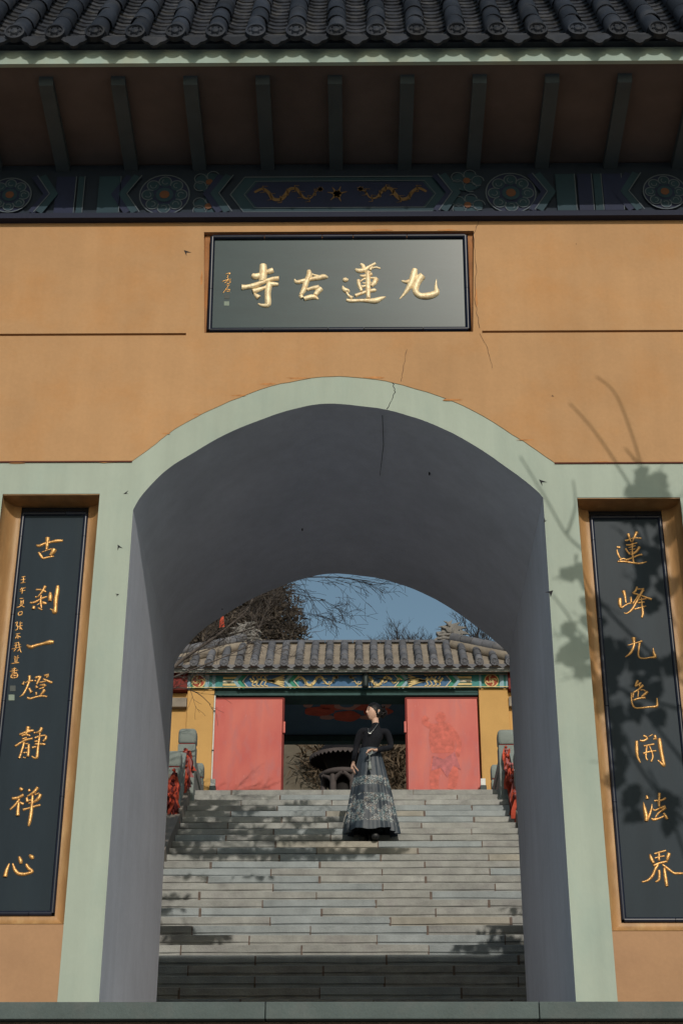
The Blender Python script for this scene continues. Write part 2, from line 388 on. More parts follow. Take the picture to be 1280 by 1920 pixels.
# vault and jamb linings of the passage
vm = MB(); n = len(inner)
vm.add([(p[0], 0, p[1]) for p in inner] + [(p[0], DEP, p[1]) for p in inner], [(i, i+1, n+i+1, n+i) for i in range(n-1)], True)
vm.build('vault', 'vault', GATE)
for sx, zz in ((-1, inner[0][1]), (1, inner[-1][1])):
    j = MB(); j.add([(sx*JX, 0, 0), (sx*JX, DEP, 0), (sx*JX, DEP, zz), (sx*JX, 0, zz)], [(0, 1, 2, 3)])
    j.build('passage_wall', 'vault', GATE)
# body of the wall behind the paint, and the back face
core = MB()
core.prism([(-HW, 0), (-HW, 4.0), (HW, 4.0), (HW, 0)] + arch[::-1], .141, DEP, back=True, sides=False)
core.add([(-HW, .1, 0), (-HW, DEP, 0), (-HW, DEP, 4), (-HW, .1, 4), (HW, .1, 0), (HW, DEP, 0), (HW, DEP, 4), (HW, .1, 4)], [(0, 3, 2, 1), (4, 5, 6, 7), (2, 3, 7, 6)])
core.build('wall_core', 'ochre', GATE)

# rubbed and flaking paint along the edges
wr = random.Random(12)
def patch(cx, cz, rx, rz, y, mat, name):
    n_ = 14; ph = [wr.uniform(.55, 1.15) for _ in range(n_)]
    m = MB(); m.add([(cx+rx*ph[k]*math.cos(2*math.pi*k/n_), y, cz+rz*ph[k]*math.sin(2*math.pi*k/n_)) for k in range(n_)], [tuple(range(n_))]); m.build(name, mat, GATE)
for i_ in range(6, len(outer)-6, 3):
    if wr.random() < .55:
        a_, b_ = outer[i_], outer[i_+1]; patch(a_[0]+wr.uniform(-.01, .01), a_[1]+.008+wr.uniform(0, .006), wr.uniform(.02, .06), wr.uniform(.003, .007), -.0036-.000004*i_, 'scuff', 'rubbed_paint')
for px, py, rx, rz in ((715, 431, .06, .006), (500, 720, .04, .007), (200, 866, .05, .005), (1130, 866, .04, .004), (378, 520, .006, .05), (893, 560, .006, .06), (840, 431, .05, .005), (30, 868, .04, .004)):
    c = xz((px, py), -.003); patch(c[0], c[1], rx, rz, -.0035-.0000004*px, 'scuff', 'rubbed_paint')
# hairline cracks and chips in the plaster (real slits, a hand's breadth long)
def crack(pts, w, y, name='crack'):
    m = MB(); P = []
    for a, b in zip(pts, pts[1:]):
        for k in range(6):
            t = k/6; P.append((a[0]+(b[0]-a[0])*t+random.uniform(-1.6, 1.6), a[1]+(b[1]-a[1])*t))
    P.append(pts[-1]); Q = [xz(p, y) for p in P]
    m.ribbon(Q, [w*random.uniform(.4, 1.2) for _ in Q], y-.0012); return m.build(name, 'groove', GATE)
crack([(899, 410), (888, 440), (893, 500), (889, 560), (899, 615)], .0022, -.003)
crack([(736, 718), (741, 735), (725, 767)], .0032, 0)
crack([(762, 655), (755, 700), (752, 715)], .0016, -.003)
crack([(900, 625), (915, 655), (922, 690)], .0014, -.003)
for (px, py, s) in ((236, 926, 7), (222, 1026, 7), (220, 1115, 6), (1014, 904, 7), (1022, 978, 6), (1031, 1111, 8), (348, 473, 8), (1080, 457, 3), (1036, 742, 4)):
    y = -.003 if py < 860 else 0
    c = xz((px, py), y); k = s/400
    m = MB(); sa, ca = math.sin(px), math.cos(px); k *= .6+.5*((px*7) % 10)/10
    m.add([(c[0]+k*(u*ca-v*sa), y-.001, c[1]+k*(u*sa+v*ca)) for u, v in ((-1, .5+.3*sa), (-.2, -.1), (-.9+.4*ca, -1), (.9, -.1+.2*ca))], [(0, 1, 3), (1, 2, 3)])
    m.build('plaster_chip', 'groove', GATE)
m = MB(); P = [(706, 800), (703, 850), (712, 900), (708, 960)]       # vault crack, on the vault surface
vz = at(716, 772, .02)
m.add([(vz.x, .03, vz.z-.012), (vz.x+.003, .03, vz.z-.012), (vz.x+.012, .3, vz.z-.012), (vz.x+.009, .3, vz.z-.012), (vz.x-.004, .6, vz.z-.012), (vz.x-.002, .6, vz.z-.012)], [(0, 1, 2, 3), (3, 2, 5, 4)])
m.build('crack', 'groove', GATE)

for px, py in ((803, 823), (567, 978), (697, 1113), (417, 1126)):
    t_ = min(max((py-760)/330, .05), .98); Yv = .15+1.6*t_
    v = at(px, py, Yv)
    for _ in range(20):                                  # slide along the sight line until it meets the vault
        zv = min(inner, key=lambda p: abs(p[0]-v.x))[1]
        if v.z > zv: break
        Yv += .05; v = at(px, py, Yv)
    if Yv < DEP: m = MB(); m.bbox((v.x-.004, Yv-.01, zv-.006), (v.x+.003, Yv+.006, zv+.006), .002); m.build('plaster_chip', 'groove', GATE)
# ------------------------------------------------------------------ painted beam under the eaves
BY = -.022; BZ0, BZ1 = 3.775, 4.085
bm_ = MB(); bm_.box((-HW, BY, BZ0), (HW, .10, BZ1)); bm_.build('beam', 'p_deep', GATE)
MB().box((-HW, -.045, 3.742), (HW, .10, 3.772)).build('beam_lip', 'p_navy', GATE)
bx = lambda px: at(px, 360, BY).x
bz = lambda py: at(640, py, BY).z
def arc(c, r, a0, a1, n=14): return [(c[0]+r*math.cos(a0+(a1-a0)*i/n), c[1]+r*math.sin(a0+(a1-a0)*i/n)) for i in range(n+1)]
PCOUNT = 0
def paint(name, fn, mat, parent=GATE):
    global PCOUNT
    PCOUNT += 1
    m = MB(); fn(m); o = m.build(name, mat, parent); o.location.y -= .0002*PCOUNT; return o
y1, y2, y3, y4 = BY-.002, BY-.004, BY-.006, BY-.008
zt_, zb_ = bz(331), bz(399); zm = (zt_+zb_)/2
def hexa(a, b, in_=18, sh=0): return [(bx(a), zm), (bx(a+in_), zt_-sh), (bx(b-in_), zt_-sh), (bx(b), zm), (bx(b-in_), zb_+sh), (bx(a+in_), zb_+sh)]
def fillp(m, pts, y): m.add([(p[0], y, p[1]) for p in pts], [tuple(range(len(pts)))[::-1]])
def outline(m, pts, w, y): m.ribbon(pts+[pts[0]], w, y)
paint('painted_cartouche', lambda m: fillp(m, hexa(432, 838, 26), y1), 'p_teal')
paint('painted_cartouche', lambda m: fillp(m, hexa(462, 812, 20, .035), y2), 'p_blue')
paint('painted_border', lambda m: (outline(m, hexa(432, 838, 26, .004), .006, y3), outline(m, hexa(458, 816, 20, .03), .004, y3)), 'p_line')
def dragon(m, cx, sgn, y, s=1.0, zc=None):
    zc = zm if zc is None else zc
    body = [(-.30, .02), (-.24, .055), (-.19, .02), (-.15, -.045), (-.09, -.05), (-.05, .0), (-.02, .05), (.03, .055), (.06, .01), (.10, -.04), (.15, -.035), (.18, .02), (.22, .05)]
    P = catmull([(cx+sgn*p[0]*s, zc+p[1]*s) for p in body], 5); n = len(P)
    m.ribbon(P, [(.010+.022*math.sin(math.pi*min(1, .15+i/n)))*s for i in range(n)], y)
    for i in range(6, n-4, 7):
        a = P[i]; d = random.uniform(-.5, .5)
        m.ribbon([a, (a[0]+.02*s*d, a[1]+.03*s), (a[0]+.035*s, a[1]+.028*s)], [.010*s, .008*s, .003*s], y)
        m.ribbon([a, (a[0]-.02*s*d, a[1]-.03*s), (a[0]-.03*s, a[1]-.036*s)], [.010*s, .008*s, .003*s], y)
    h = P[-1]
    for k in range(7): 
        an = k/7*6.28; m.ribbon([h, (h[0]+.03*s*math.cos(an), h[1]+.028*s*math.sin(an))], [.018*s, .004*s], y)
    m.disc(h, .02*s, y, 8)
for cx, sg in ((bx(548), -1), (bx(728), 1)):
    paint('painted_dragon', lambda m: dragon(m, cx, -sg, y3, .62), 'p_gold')
paint('painted_pearl', lambda m: [m.disc((bx(632), zm), .022, y3, 10)] + [m.ribbon([(bx(632), zm), (bx(632)+.05*math.cos(a), zm+.05*math.sin(a))], [.016, .003], y3) for a in (0.3, 1.2, 2.1, 2.9, 4, 5.1)], 'p_gold')
def flower(cx, cz, r):
    paint('painted_flower', lambda m: m.disc((cx, cz), r, y1, 28), 'p_blue')
    def petals(m):
        for k in range(8):
            a = k/8*6.283; m.disc((cx+r*.66*math.cos(a), cz+r*.66*math.sin(a)), r*.24, y2, 12)
    paint('painted_flower', petals, 'p_teal')
    def lines(m):
        for k in range(8):
            a = k/8*6.283; c = (cx+r*.66*math.cos(a), cz+r*.66*math.sin(a))
            m.ribbon(arc(c, r*.25, a-1.9, a+2.4, 14), .005, y3)
            m.ribbon(arc(c, r*.12, a+.5, a+4.2, 10), .004, y3)
        m.ribbon(arc((cx, cz), r*1.0, 0, 6.283, 28), .006, y3)
    paint('painted_scroll', lines, 'p_line')
    paint('painted_flower', lambda m: m.disc((cx, cz), r*.36, y3, 16), 'p_teal')
    paint('painted_flower', lambda m: m.disc((cx, cz), r*.2, y4, 12), 'p_orange')
for px in (309, 957): flower(bx(px), zm, .122)
for px, dz in ((392, .075), (392, -.075), (875, .075), (875, -.075)): 
    c = (bx(px), zm+dz)
    def half(m):
        for k in range(5): m.ribbon(arc((c[0]+.055*math.cos(k*1.256), c[1]+.04*math.sin(k*1.256)), .03, 0, 5.2, 10), .0045, y3)
    paint('painted_scroll', half, 'p_line')
    paint('painted_flower', lambda m: m.disc(c, .075, y1, 20, .06), 'p_teal'); paint('painted_flower', lambda m: m.disc(c, .018, y4, 10), 'p_orange')
for px in (20, 1245, -280, 1540): flower(bx(px), zm, .105)
for a, b, mt in ((105, 142, 'p_blue'), (146, 158, 'p_teal'), (185, 226, 'p_teal'), (1042, 1078, 'p_teal'), (1083, 1110, 'p_blue'), (1113, 1128, 'p_teal'), (1130, 1166, 'p_blue')):
    paint('painted_stripe', lambda m: fillp(m, [(bx(a), zt_), (bx(b), zt_), (bx(b), zb_), (bx(a), zb_)], y1), mt)
    paint('painted_border', lambda m: m.ribbon([(bx(b), zb_), (bx(b), zt_)], .004, y2), 'p_line')
for px, s in ((238, 1), (410, 1), (848, -1), (1026, -1), (96, -1), (1176, 1)):
    for d, mt in ((0, 'p_teal'), (-14, 'p_blue')):
        paint('painted_chevron', lambda m: m.ribbon([(bx(px+18*s+d), zt_), (bx(px-8*s+d), zm), (bx(px+18*s+d), zb_)], .036, y1 if d else y2), mt)
    paint('painted_border', lambda m: m.ribbon([(bx(px+27*s), zt_), (bx(px+1*s), zm), (bx(px+27*s), zb_)], .005, y3), 'p_line')

# ------------------------------------------------------------------ eaves
sf = MB(); sf.add([(-HW-.3, .10, 4.085), (HW+.3, .10, 4.085), (HW+.3, -.640, 4.165), (-HW-.3, -.640, 4.165), (-HW-.3, .10, 4.16), (HW+.3, .10, 4.16), (HW+.3, -.640, 4.22), (-HW-.3, -.640, 4.22)],
                  [(0, 1, 2, 3), (4, 7, 6, 5), (0, 3, 7, 4), (1, 5, 6, 2), (2, 6, 7, 3), (0, 4, 5, 1)])
sf.build('soffit', 'soffit', GATE)
for i in range(-9, 10):
    x = -.013 + i*.3387; w = .033
    r = MB(); r.add([(x-w, -.015, 4.048), (x+w, -.015, 4.048), (x+w, -.555, 4.118), (x-w, -.555, 4.118), (x-w, -.015, 4.11), (x+w, -.015, 4.11), (x+w, -.575, 4.165), (x-w, -.575, 4.165)],
                    [(0, 1, 2, 3), (4, 7, 6, 5), (0, 3, 7, 4), (1, 5, 6, 2), (2, 6, 7, 3), (0, 4, 5, 1)])
    r.build('rafter', 'rafter', GATE)
MB().box((-HW-.3, -.664, 4.150), (HW+.3, -.641, 4.285)).build('eave_board', 'eave_green', GATE)

MB().box((-HW-.3, -.702, 4.232), (HW+.3, -.6645, 4.285)).build('light_stop_fillet', 'tile', GATE)  # strip added behind the drip tiles to stop light leaking onto the board
# ------------------------------------------------------------------ tiled roof of the gate
ROOF_A = R_(57)
def rs(s, up=0, x=0, y0=-.69, z0=4.272):              # point on the slope, s metres up from the eave, raised by up
    c, q = math.cos(ROOF_A), math.sin(ROOF_A); return Vector((x, y0 + s*c - up*q, z0 + s*q + up*c))
PIT = .186
def arcseg(r, a0, a1, n): return [(r*math.cos(a0+(a1-a0)*i/n), r*math.sin(a0+(a1-a0)*i/n)) for i in range(n+1)]
def sweep_tile(prof0, prof1, L, th):
    """tile of length L lying along local Y (up the slope), cross-section (x, z) going from prof0 to prof1, thickness th"""
    n = len(prof0); m = MB()
    def lay(pr, y): return [(p[0], y, p[1]) for p in pr]
    def inn(pr): return [(p[0], p[1]-th) for p in pr]
    vs = lay(prof0, 0) + lay(prof1, L) + lay(inn(prof0), 0) + lay(inn(prof1), L)
    fs = [(i, i+1, n+i+1, n+i) for i in range(n-1)]
    m.add(vs, fs, True); m.add(vs, [(i, 2*n+i, 2*n+i+1, i+1) for i in range(n-1)])
    m.add(vs, [(0, n, 3*n, 2*n), (n-1, 3*n-1, 4*n-1, 2*n-1)]); return m
def make_tile_meshes(r, L, pit, expo):
    cov = sweep_tile(arcseg(r*1.04, math.pi*1.02, -.02*math.pi, 10), arcseg(r*.93, math.pi*1.02, -.02*math.pi, 10), L*1.05, r*.12)
    w = pit*.5
    pp = lambda d: [(w*(i/8*2-1), d*(abs(i/8*2-1)**2)-d) for i in range(9)]
    pan = sweep_tile(pp(w*.42), pp(w*.40), expo*2.2, .012)
    return cov.mesh('cover_tile', Vector((0, 0, 0))), pan.mesh('pan_tile', Vector((0, 0, 0)))
def eave_disc_mesh(r):
    m = MB(); n = 20                                   # medallion facing -Y (local), ring and boss in relief
    prof = [(r, .03), (r, 0), (r*.82, -.002), (r*.74, .006), (r*.46, .006), (r*.34, -.003), (r*.12, -.006), (.0001, -.007)]
    vs = [(q*math.cos(2*math.pi*k/n), y, q*math.sin(2*math.pi*k/n)) for q, y in prof for k in range(n)]
    m.add(vs, [(i*n+(k+1) % n, i*n+k, (i+1)*n+k, (i+1)*n+(k+1) % n) for i in range(len(prof)-1) for k in range(n)])
    for k in range(6):                                 # petals
        a = k/6*6.283; c = (r*.58*math.cos(a), r*.58*math.sin(a)); q = r*.13
        m.add([(c[0]-q, .004, c[1]), (c[0], .004, c[1]-q), (c[0]+q, .004, c[1]), (c[0], .004, c[1]+q), (c[0], -.004, c[1])], [(0, 1, 4), (1, 2, 4), (2, 3, 4), (3, 0, 4)])
    return m.mesh('eave_disc', Vector((0, 0, 0)))
def drip_mesh(w, d):
    """drip tile: sagging lip with a pointed, lobed apron hanging from it (local: X along the eave, -Y out, Z up)"""
    top = [(w*(i/10*2-1), .20*w*(abs(i/10*2-1)**2)) for i in range(11)]
    low = [(w, .12*w), (w*.86, -.04*w), (w*.66, -.14*w), (w*.52, -.30*w), (w*.30, -.40*w), (w*.16, -.60*w), (0, -d)]
    low = low + [(-p[0], p[1]) for p in low[-2::-1]]
    m = MB(); m.prism(top + low, 0, .016); return m.mesh('drip_tile', Vector((0, 0, 0)))
cov_me, pan_me = make_tile_meshes(.046, .20, PIT, .078)
disc_me = eave_disc_mesh(.047); drip_me = drip_mesh(.090, .060)
for me, mt in ((cov_me, 'tile'), (pan_me, 'pan'), (disc_me, 'tile'), (drip_me, 'tile')): me.materials.append(MATS[mt])
ROT = (ROOF_A, 0, 0)
SLOPE = 2.05
rest_c = MB(); rest_p = MB()
def add_mesh_to(mb, me, loc, rot):
    Rm = Matrix.Rotation(rot, 4, 'X'); n = len(mb.v)
    mb.v += [Rm @ v.co + Vector(loc) for v in me.vertices]
    for p in me.polygons: mb.f.append([i+n for i in p.vertices]); mb.sm.append(p.use_smooth)
for i in range(-17, 18):
    x = -.006 + i*PIT; near = abs(x) < 1.85
    for k in range(int(SLOPE/.20)):
        s = .0 + k*.20; p = rs(s, .018, x+random.uniform(-.004, .004))
        if near and k < 5:
            o = inst('cover_tile', cov_me, GATE, p, (ROOF_A+random.uniform(-.02, .02), random.uniform(-.03, .03), random.uniform(-.012, .012)))
        else: add_mesh_to(rest_c, cov_me, p, ROOF_A)
    xp = x + PIT/2; near = abs(xp) < 1.9
    for k in range(int(SLOPE/.078)):
        s = .0 + k*.078; p = rs(s, .004+.010, xp)
        if near and k < 12: inst('pan_tile', pan_me, GATE, p, (ROOF_A-.13+random.uniform(-.02, .02), random.uniform(-.02, .02), 0))
        else: add_mesh_to(rest_p, pan_me, p, ROOF_A-.13)
    p = rs(-.012, .018, x)
    inst('eave_disc', disc_me, GATE, p + Vector((0, -.036, .002)), (R_(-8)+random.uniform(-.05, .05), random.uniform(-.2, .2), random.uniform(-.03, .03)))
    p = rs(-.02, .0, xp); inst('drip_tile', drip_me, GATE, p + Vector((0, -.032, -.010)), (R_(-9)+random.uniform(-.04, .04), random.uniform(-.03, .03), 0))
rest_c.build('cover_tile_field', 'tile', GATE, kind='stuff'); rest_p.build('pan_tile_field', 'pan', GATE, kind='stuff')
# bedding under the tiles, ridge and back slope
bd = MB(); a0, a1 = rs(0, -.03), rs(SLOPE, -.03)
RZ = a1.z
pts = [(a0.y+.02, 4.23), (a0.y, a0.z), (a1.y, a1.z), (a1.y+.28, RZ), (DEP+1.35, 4.10), (DEP+1.33, 4.03), (0, 4.17)]  # back eave lengthened out of view to deepen shade on the lower steps
X = HW+.3
bd.add([(-X, p[0], p[1]) for p in pts] + [(X, p[0], p[1]) for p in pts],
       [tuple(range(7)), tuple(range(13, 6, -1))] + [(i, 7+i, 7+(i+1) % 7, (i+1) % 7) for i in range(7)])
bd.build('roof_bed', 'pan', GATE)
rg = MB(); rg.box((-X, a1.y+.01, RZ-.03), (X, a1.y+.27, RZ+.16)); rg.bbox((-X-.02, a1.y-.02, RZ+.16), (X+.02, a1.y+.30, RZ+.21), .012); rg.build('ridge', 'tile', GATE)
for sx in (-1, 1):
    e = MB(); e.prism([(sx*(X-.02), RZ+.1), (sx*(X-.62), RZ+.2), (sx*(X-.50), RZ+.42), (sx*(X-.3), RZ+.60), (sx*(X-.1), RZ+.5), (sx*(X-.2), RZ+.36)][::-sx], a1.y+.04, a1.y+.24)
    e.build('ridge_ornament', 'tile', GATE)

# ================================================================== calligraphy
# every stroke: (x, y, brush width) in a 1280-unit square laid over the character
GLYPH = {
'si': [[(680,210,120),(680,350,140),(670,500,140),(650,620,100)],[(420,460,90),(500,490,120),(600,460,100)],[(740,400,60),(830,370,100),(920,340,100)],
  [(165,750,110),(300,740,90),(520,690,100),(720,610,80),(900,550,80),(1060,540,100)],[(430,850,100),(560,810,90),(740,745,60),(860,680,100),(1050,680,60)],
  [(810,620,60),(820,700,110),(790,900,110),(800,1100,110),(780,1180,90),(650,1180,60),(560,1140,25)],[(470,900,30),(530,960,80),(580,1000,100)]],
'gu': [[(170,470,25),(230,550,80),(400,520,90),(560,480,80),(800,440,100),(960,410,110),(1060,435,35)],[(550,240,80),(560,380,120),(480,560,110),(420,750,110),(330,900,70)],
  [(620,330,30),(740,370,40),(850,390,40)],[(500,760,60),(650,710,80),(820,690,110)],[(870,720,120),(780,820,110),(720,900,90)],[(330,900,80),(380,980,80)],[(420,1000,90),(560,960,110),(700,950,100),(810,1010,35)]],
'lian': [[(100,560,60),(160,570,90),(230,570,40)],[(90,710,15),(130,800,80),(210,840,90),(190,870,50),(240,950,50),(330,1010,70)],[(180,1050,50),(300,1075,70),(500,1065,60),(700,1070,80),(880,1070,110),(1000,1020,80),(1130,975,15)],
  [(400,310,40),(470,350,80),(600,340,80),(700,270,60),(880,170,50)],[(520,190,50),(580,230,70),(600,320,70)],[(800,250,40),(750,340,50)],[(800,290,40),(900,270,40),(1000,300,30)],
  [(700,380,110),(700,550,90),(700,800,90),(710,1020,70)],[(510,460,30),(600,480,60),(800,430,60)],[(470,570,60),(490,700,70),(550,840,50)],[(520,610,30),(600,550,35),(760,520,30),(900,540,70)],
  [(900,540,90),(850,650,90),(780,720,60)],[(570,640,25),(660,650,30),(770,625,40)],[(540,740,60),(650,710,40)],[(390,950,70),(500,910,60),(680,850,60),(850,820,70),(900,830,30)]],
'jiu': [[(480,190,100),(450,330,130),(400,500,120),(320,650,90),(200,810,50),(110,905,12)],[(160,460,25),(280,490,70),(400,440,70),(540,370,60),(640,330,100)],
  [(650,350,140),(560,470,130),(500,620,120),(510,740,110),(600,820,110),(760,830,130),(900,800,130),(1000,740,110),(985,620,60),(995,420,8)]],
'gu2': [[(260,460,45),(340,480,80),(480,420,70),(640,380,60),(800,350,90),(970,340,60)],[(560,265,120),(550,400,90),(540,500,80),(520,590,40)],[(320,650,50),(370,730,70),(430,820,60)],
  [(400,650,30),(560,590,30),(660,560,40)],[(740,570,130),(690,660,120),(620,740,70)],[(430,820,60),(560,785,50),(730,760,35)]],
'cha': [[(640,270,80),(560,420,70),(430,570,35)],[(370,555,40),(420,575,50)],[(390,370,50),(500,370,50),(620,410,60),(660,440,35)],[(230,720,50),(340,710,60),(480,640,60),(580,590,60),(690,555,40)],
  [(530,510,40),(515,650,60),(525,780,50),(540,860,40)],[(440,850,40),(560,910,50)],[(340,810,80),(320,890,90)],[(410,780,30),(500,720,18)],[(560,700,60),(620,730,80),(680,740,45)],
  [(770,440,50),(770,560,110),(760,680,80)],[(970,260,70),(960,400,110),(920,650,110),(910,850,100),(890,970,120),(830,910,50),(760,880,25)]],
'yi': [[(290,570,60),(400,620,100),(550,570,80),(720,530,80),(900,490,120),(1010,490,80)]],
'deng': [[(290,390,25),(250,490,80)],[(430,250,80),(420,400,60),(340,600,50),(260,740,50),(170,810,25)],[(310,440,30),(420,390,50),(530,380,50)],[(420,580,60),(460,660,70),(490,700,90)],
  [(580,300,60),(720,270,60)],[(730,260,60),(660,400,60),(620,480,45)],[(570,370,45),(600,395,50)],[(820,250,60),(950,220,70)],[(940,240,60),(880,300,45)],[(790,330,45),(900,380,60),(1040,440,70)],[(680,430,35),(880,390,40)],
  [(600,520,50),(640,580,80)],[(700,500,30),(820,500,80),(850,540,60)],[(680,600,30),(820,560,40)],[(610,690,55),(610,770,40)],[(830,620,80),(790,690,70),(710,770,35)],[(370,830,55),(450,860,60),(620,810,50),(780,790,50),(900,810,60)]],
'jing': [[(540,190,110),(510,330,90),(460,420,65)],[(300,400,55),(450,350,80),(560,310,90),(690,280,45)],[(360,430,50),(480,400,50),(600,430,40)],[(370,520,50),(500,480,55)],[(190,710,70),(330,620,60),(480,540,65),(660,500,55)],
  [(430,600,55),(380,780,60),(330,940,60),(300,1030,80)],[(440,640,35),(540,640,55)],[(555,650,60),(545,850,70),(530,990,70)],[(450,760,35),(540,750,30)],[(400,880,35),(530,870,35)],[(400,1000,35),(470,1020,40)],
  [(900,210,80),(850,310,90),(740,350,45)],[(690,345,55),(730,350,40)],[(840,330,45),(850,420,40)],[(710,490,55),(830,440,45),(1000,410,40)],[(1020,430,55),(1000,510,70),(930,580,55)],[(700,580,45),(830,570,55)],[(710,650,40),(900,650,65),(1000,660,45)],[(640,745,65),(760,720,35)],
  [(840,450,50),(810,650,60),(790,820,70),(770,1000,80),(700,1020,50),(630,970,35)]],
'chan': [[(460,190,80),(530,250,90)],[(250,470,80),(400,450,80),(560,370,90)],[(450,480,60),(330,640,60),(190,770,45)],[(430,560,50),(410,750,80),(400,930,100)],[(450,570,60),(560,620,70)],
  [(695,235,75),(725,275,60)],[(940,170,90),(830,300,80),(650,410,35)],[(640,440,60),(660,570,75)],[(680,520,45),(780,500,35)],[(850,370,35),(980,320,45)],[(1010,350,90),(950,470,100),(830,560,60),(680,600,45)],
  [(540,770,75),(680,730,50),(850,680,60),(1010,640,55)],[(800,380,60),(780,600,70),(760,850,90),(720,1080,90),(690,1210,45)]],
'xin': [[(280,470,35),(200,680,100),(150,880,125)],[(380,470,45),(440,650,90),(540,770,100),(700,800,100),(850,770,90),(970,720,90),(860,620,100),(780,490,65)],[(570,270,65),(620,400,120),(630,490,75)],[(880,220,65),(960,290,120),(980,350,65)]],
'lian2': [[(440,410,50),(540,390,50),(660,340,25),(780,340,40),(880,350,50)],[(530,230,85),(560,330,60),(610,450,28)],[(760,180,85),(690,330,60),(640,450,28)],[(470,520,40),(560,530,50),(680,490,40),(770,470,30)],
  [(460,620,50),(510,700,50),(580,780,50)],[(530,600,28),(730,540,30)],[(830,580,80),(770,670,70),(700,740,50),(600,780,40)],[(560,650,25),(720,630,25)],[(560,720,22),(700,710,22)],[(640,470,40),(640,700,35),(660,900,45),(680,1010,50)],
  [(300,930,40),(400,890,40),(490,920,60),(650,860,45),(800,800,45),(900,780,50)],[(220,580,55),(320,600,60)],[(230,640,28),(250,740,50),(300,860,50),(350,890,40)],[(240,970,50),(420,970,55),(600,995,50),(820,1020,50),(1030,970,22)]],
'feng': [[(330,330,100),(370,450,70),(400,660,38)],[(240,530,95),(240,680,100),(270,790,50)],[(270,790,40),(400,700,40),(540,650,45)],[(530,490,55),(540,650,55)],[(700,220,45),(650,330,60),(580,390,45)],[(690,280,38),(800,280,30),(880,270,38)],
  [(860,300,70),(770,450,60),(640,700,60),(540,850,60),(420,930,38),(340,910,18)],[(730,440,35),(570,690,30)],[(580,390,50),(740,430,45),(900,490,50),(1090,560,60)],[(720,570,38),(950,540,35)],[(720,650,48),(900,625,38)],[(620,820,38),(780,780,45),(940,730,38)],[(810,500,25),(825,700,50),(850,920,70),(820,1050,48)]],
'jiu2': [[(460,230,120),(470,330,80),(470,440,55),(400,600,70),(330,680,50),(240,745,25)],[(300,430,25),(450,390,35),(580,350,42),(690,320,60)],[(620,360,70),(600,520,50),(590,700,50),(640,770,45),(760,780,42),(900,755,42),(1030,740,80),(1000,640,70),(980,500,18)]],
'se': [[(430,230,65),(360,370,50)],[(350,390,55),(450,340,60),(520,290,40)],[(480,290,45),(470,400,38)],[(570,360,70),(450,470,50),(320,550,38)],[(260,560,35),(265,780,40),(310,910,50),(380,965,45),(560,960,45),(740,940,45),(930,920,70),(945,800,50),(940,700,35)],
  [(320,550,45),(290,700,38)],[(450,500,38),(430,690,30)],[(500,490,30),(570,480,30),(640,520,40)],[(690,530,70),(600,610,60),(520,670,38)],[(310,760,48),(460,710,50),(640,690,48)]],
'kai': [[(260,350,70),(260,560,90),(280,760,70),(360,940,35)],[(430,210,50),(500,240,60),(550,290,40)],[(340,340,45),(430,350,60),(560,290,40)],[(570,240,25),(690,175,25)],[(740,200,75),(760,290,70),(700,300,38)],
  [(860,290,90),(880,450,110),(920,680,100),(960,880,100),(980,1010,90),(880,920,50),(820,860,25)],[(440,490,48),(600,460,50),(730,440,58)],[(430,690,55),(600,640,45),(780,615,45)],[(530,490,50),(510,650,45),(510,800,45),(550,870,50)],[(600,490,30),(660,640,40),(690,780,45),(640,910,48)]],
'fa': [[(380,240,45),(400,340,90)],[(295,420,18),(330,600,90),(370,800,110),(370,930,90)],[(400,920,40),(460,760,60),(510,600,50),(525,460,12)],[(720,180,75),(715,300,60),(710,420,70),(715,550,48)],[(580,390,48),(660,380,50),(780,370,50),(890,310,58)],
  [(540,600,30),(600,640,45),(720,590,50),(880,530,70)],[(890,570,70),(780,650,60),(680,730,50),(610,840,22)],[(510,850,38),(570,890,70),(720,850,50),(850,790,38)],[(830,710,48),(890,800,80),(930,880,75)]],
'jie': [[(400,320,55),(430,430,90),(500,560,80)],[(510,310,48),(640,270,50),(830,220,48)],[(910,290,95),(870,420,90),(860,490,58)],[(520,420,38),(650,390,40),(790,365,38)],[(640,280,58),(640,500,58)],[(490,630,58),(640,560,60),(860,510,58)],
  [(620,590,60),(540,720,70),(460,900,70),(330,1020,60),(180,1060,35)],[(730,590,50),(880,710,70),(1030,820,60),(1130,830,70),(1270,830,55)],[(640,740,75),(650,890,70),(630,1010,60),(540,1060,38)],[(780,680,58),(800,850,80),(830,1040,90),(850,1180,75)]],
}
def stroke_mesh(mb, pts, relief=.42, ymax=.016):
    """pts: world-plane points (x, z, width, y): a rounded brush stroke standing proud of the board towards -Y"""
    P = catmull(pts, 5); n = len(P); prof = [(-1, 0), (-.82, .55), (-.4, .92), (0, 1), (.4, .92), (.82, .55), (1, 0)]
    P = [P[0]] + P + [P[-1]]; rings = []
    for i, p in enumerate(P):
        a = P[max(i-1, 0)]; b = P[min(i+1, len(P)-1)]; dx, dz = b[0]-a[0], b[1]-a[1]; l = math.hypot(dx, dz) or 1e-6
        w = max(p[2], .001)/2; e = 1
        if i == 0: p = (p[0]-dx/l*w*.5, p[1]-dz/l*w*.5, p[2], p[3]); e = .45
        if i == len(P)-1: p = (p[0]+dx/l*w*.5, p[1]+dz/l*w*.5, p[2], p[3]); e = .45
        rings.append([(p[0]-dz/l*w*e*u, p[3]-min(2*w*relief, ymax)*h*(e if e < 1 else 1), p[1]+dx/l*w*e*u) for u, h in prof])
    m = len(prof)
    mb.add([q for r in rings for q in r], [(i*m+k, (i+1)*m+k, (i+1)*m+k+1, i*m+k+1) for i in range(len(rings)-1) for k in range(m-1)], True)
    mb.add(rings[0], [tuple(range(m))]); mb.add(rings[-1], [tuple(range(m))[::-1]])

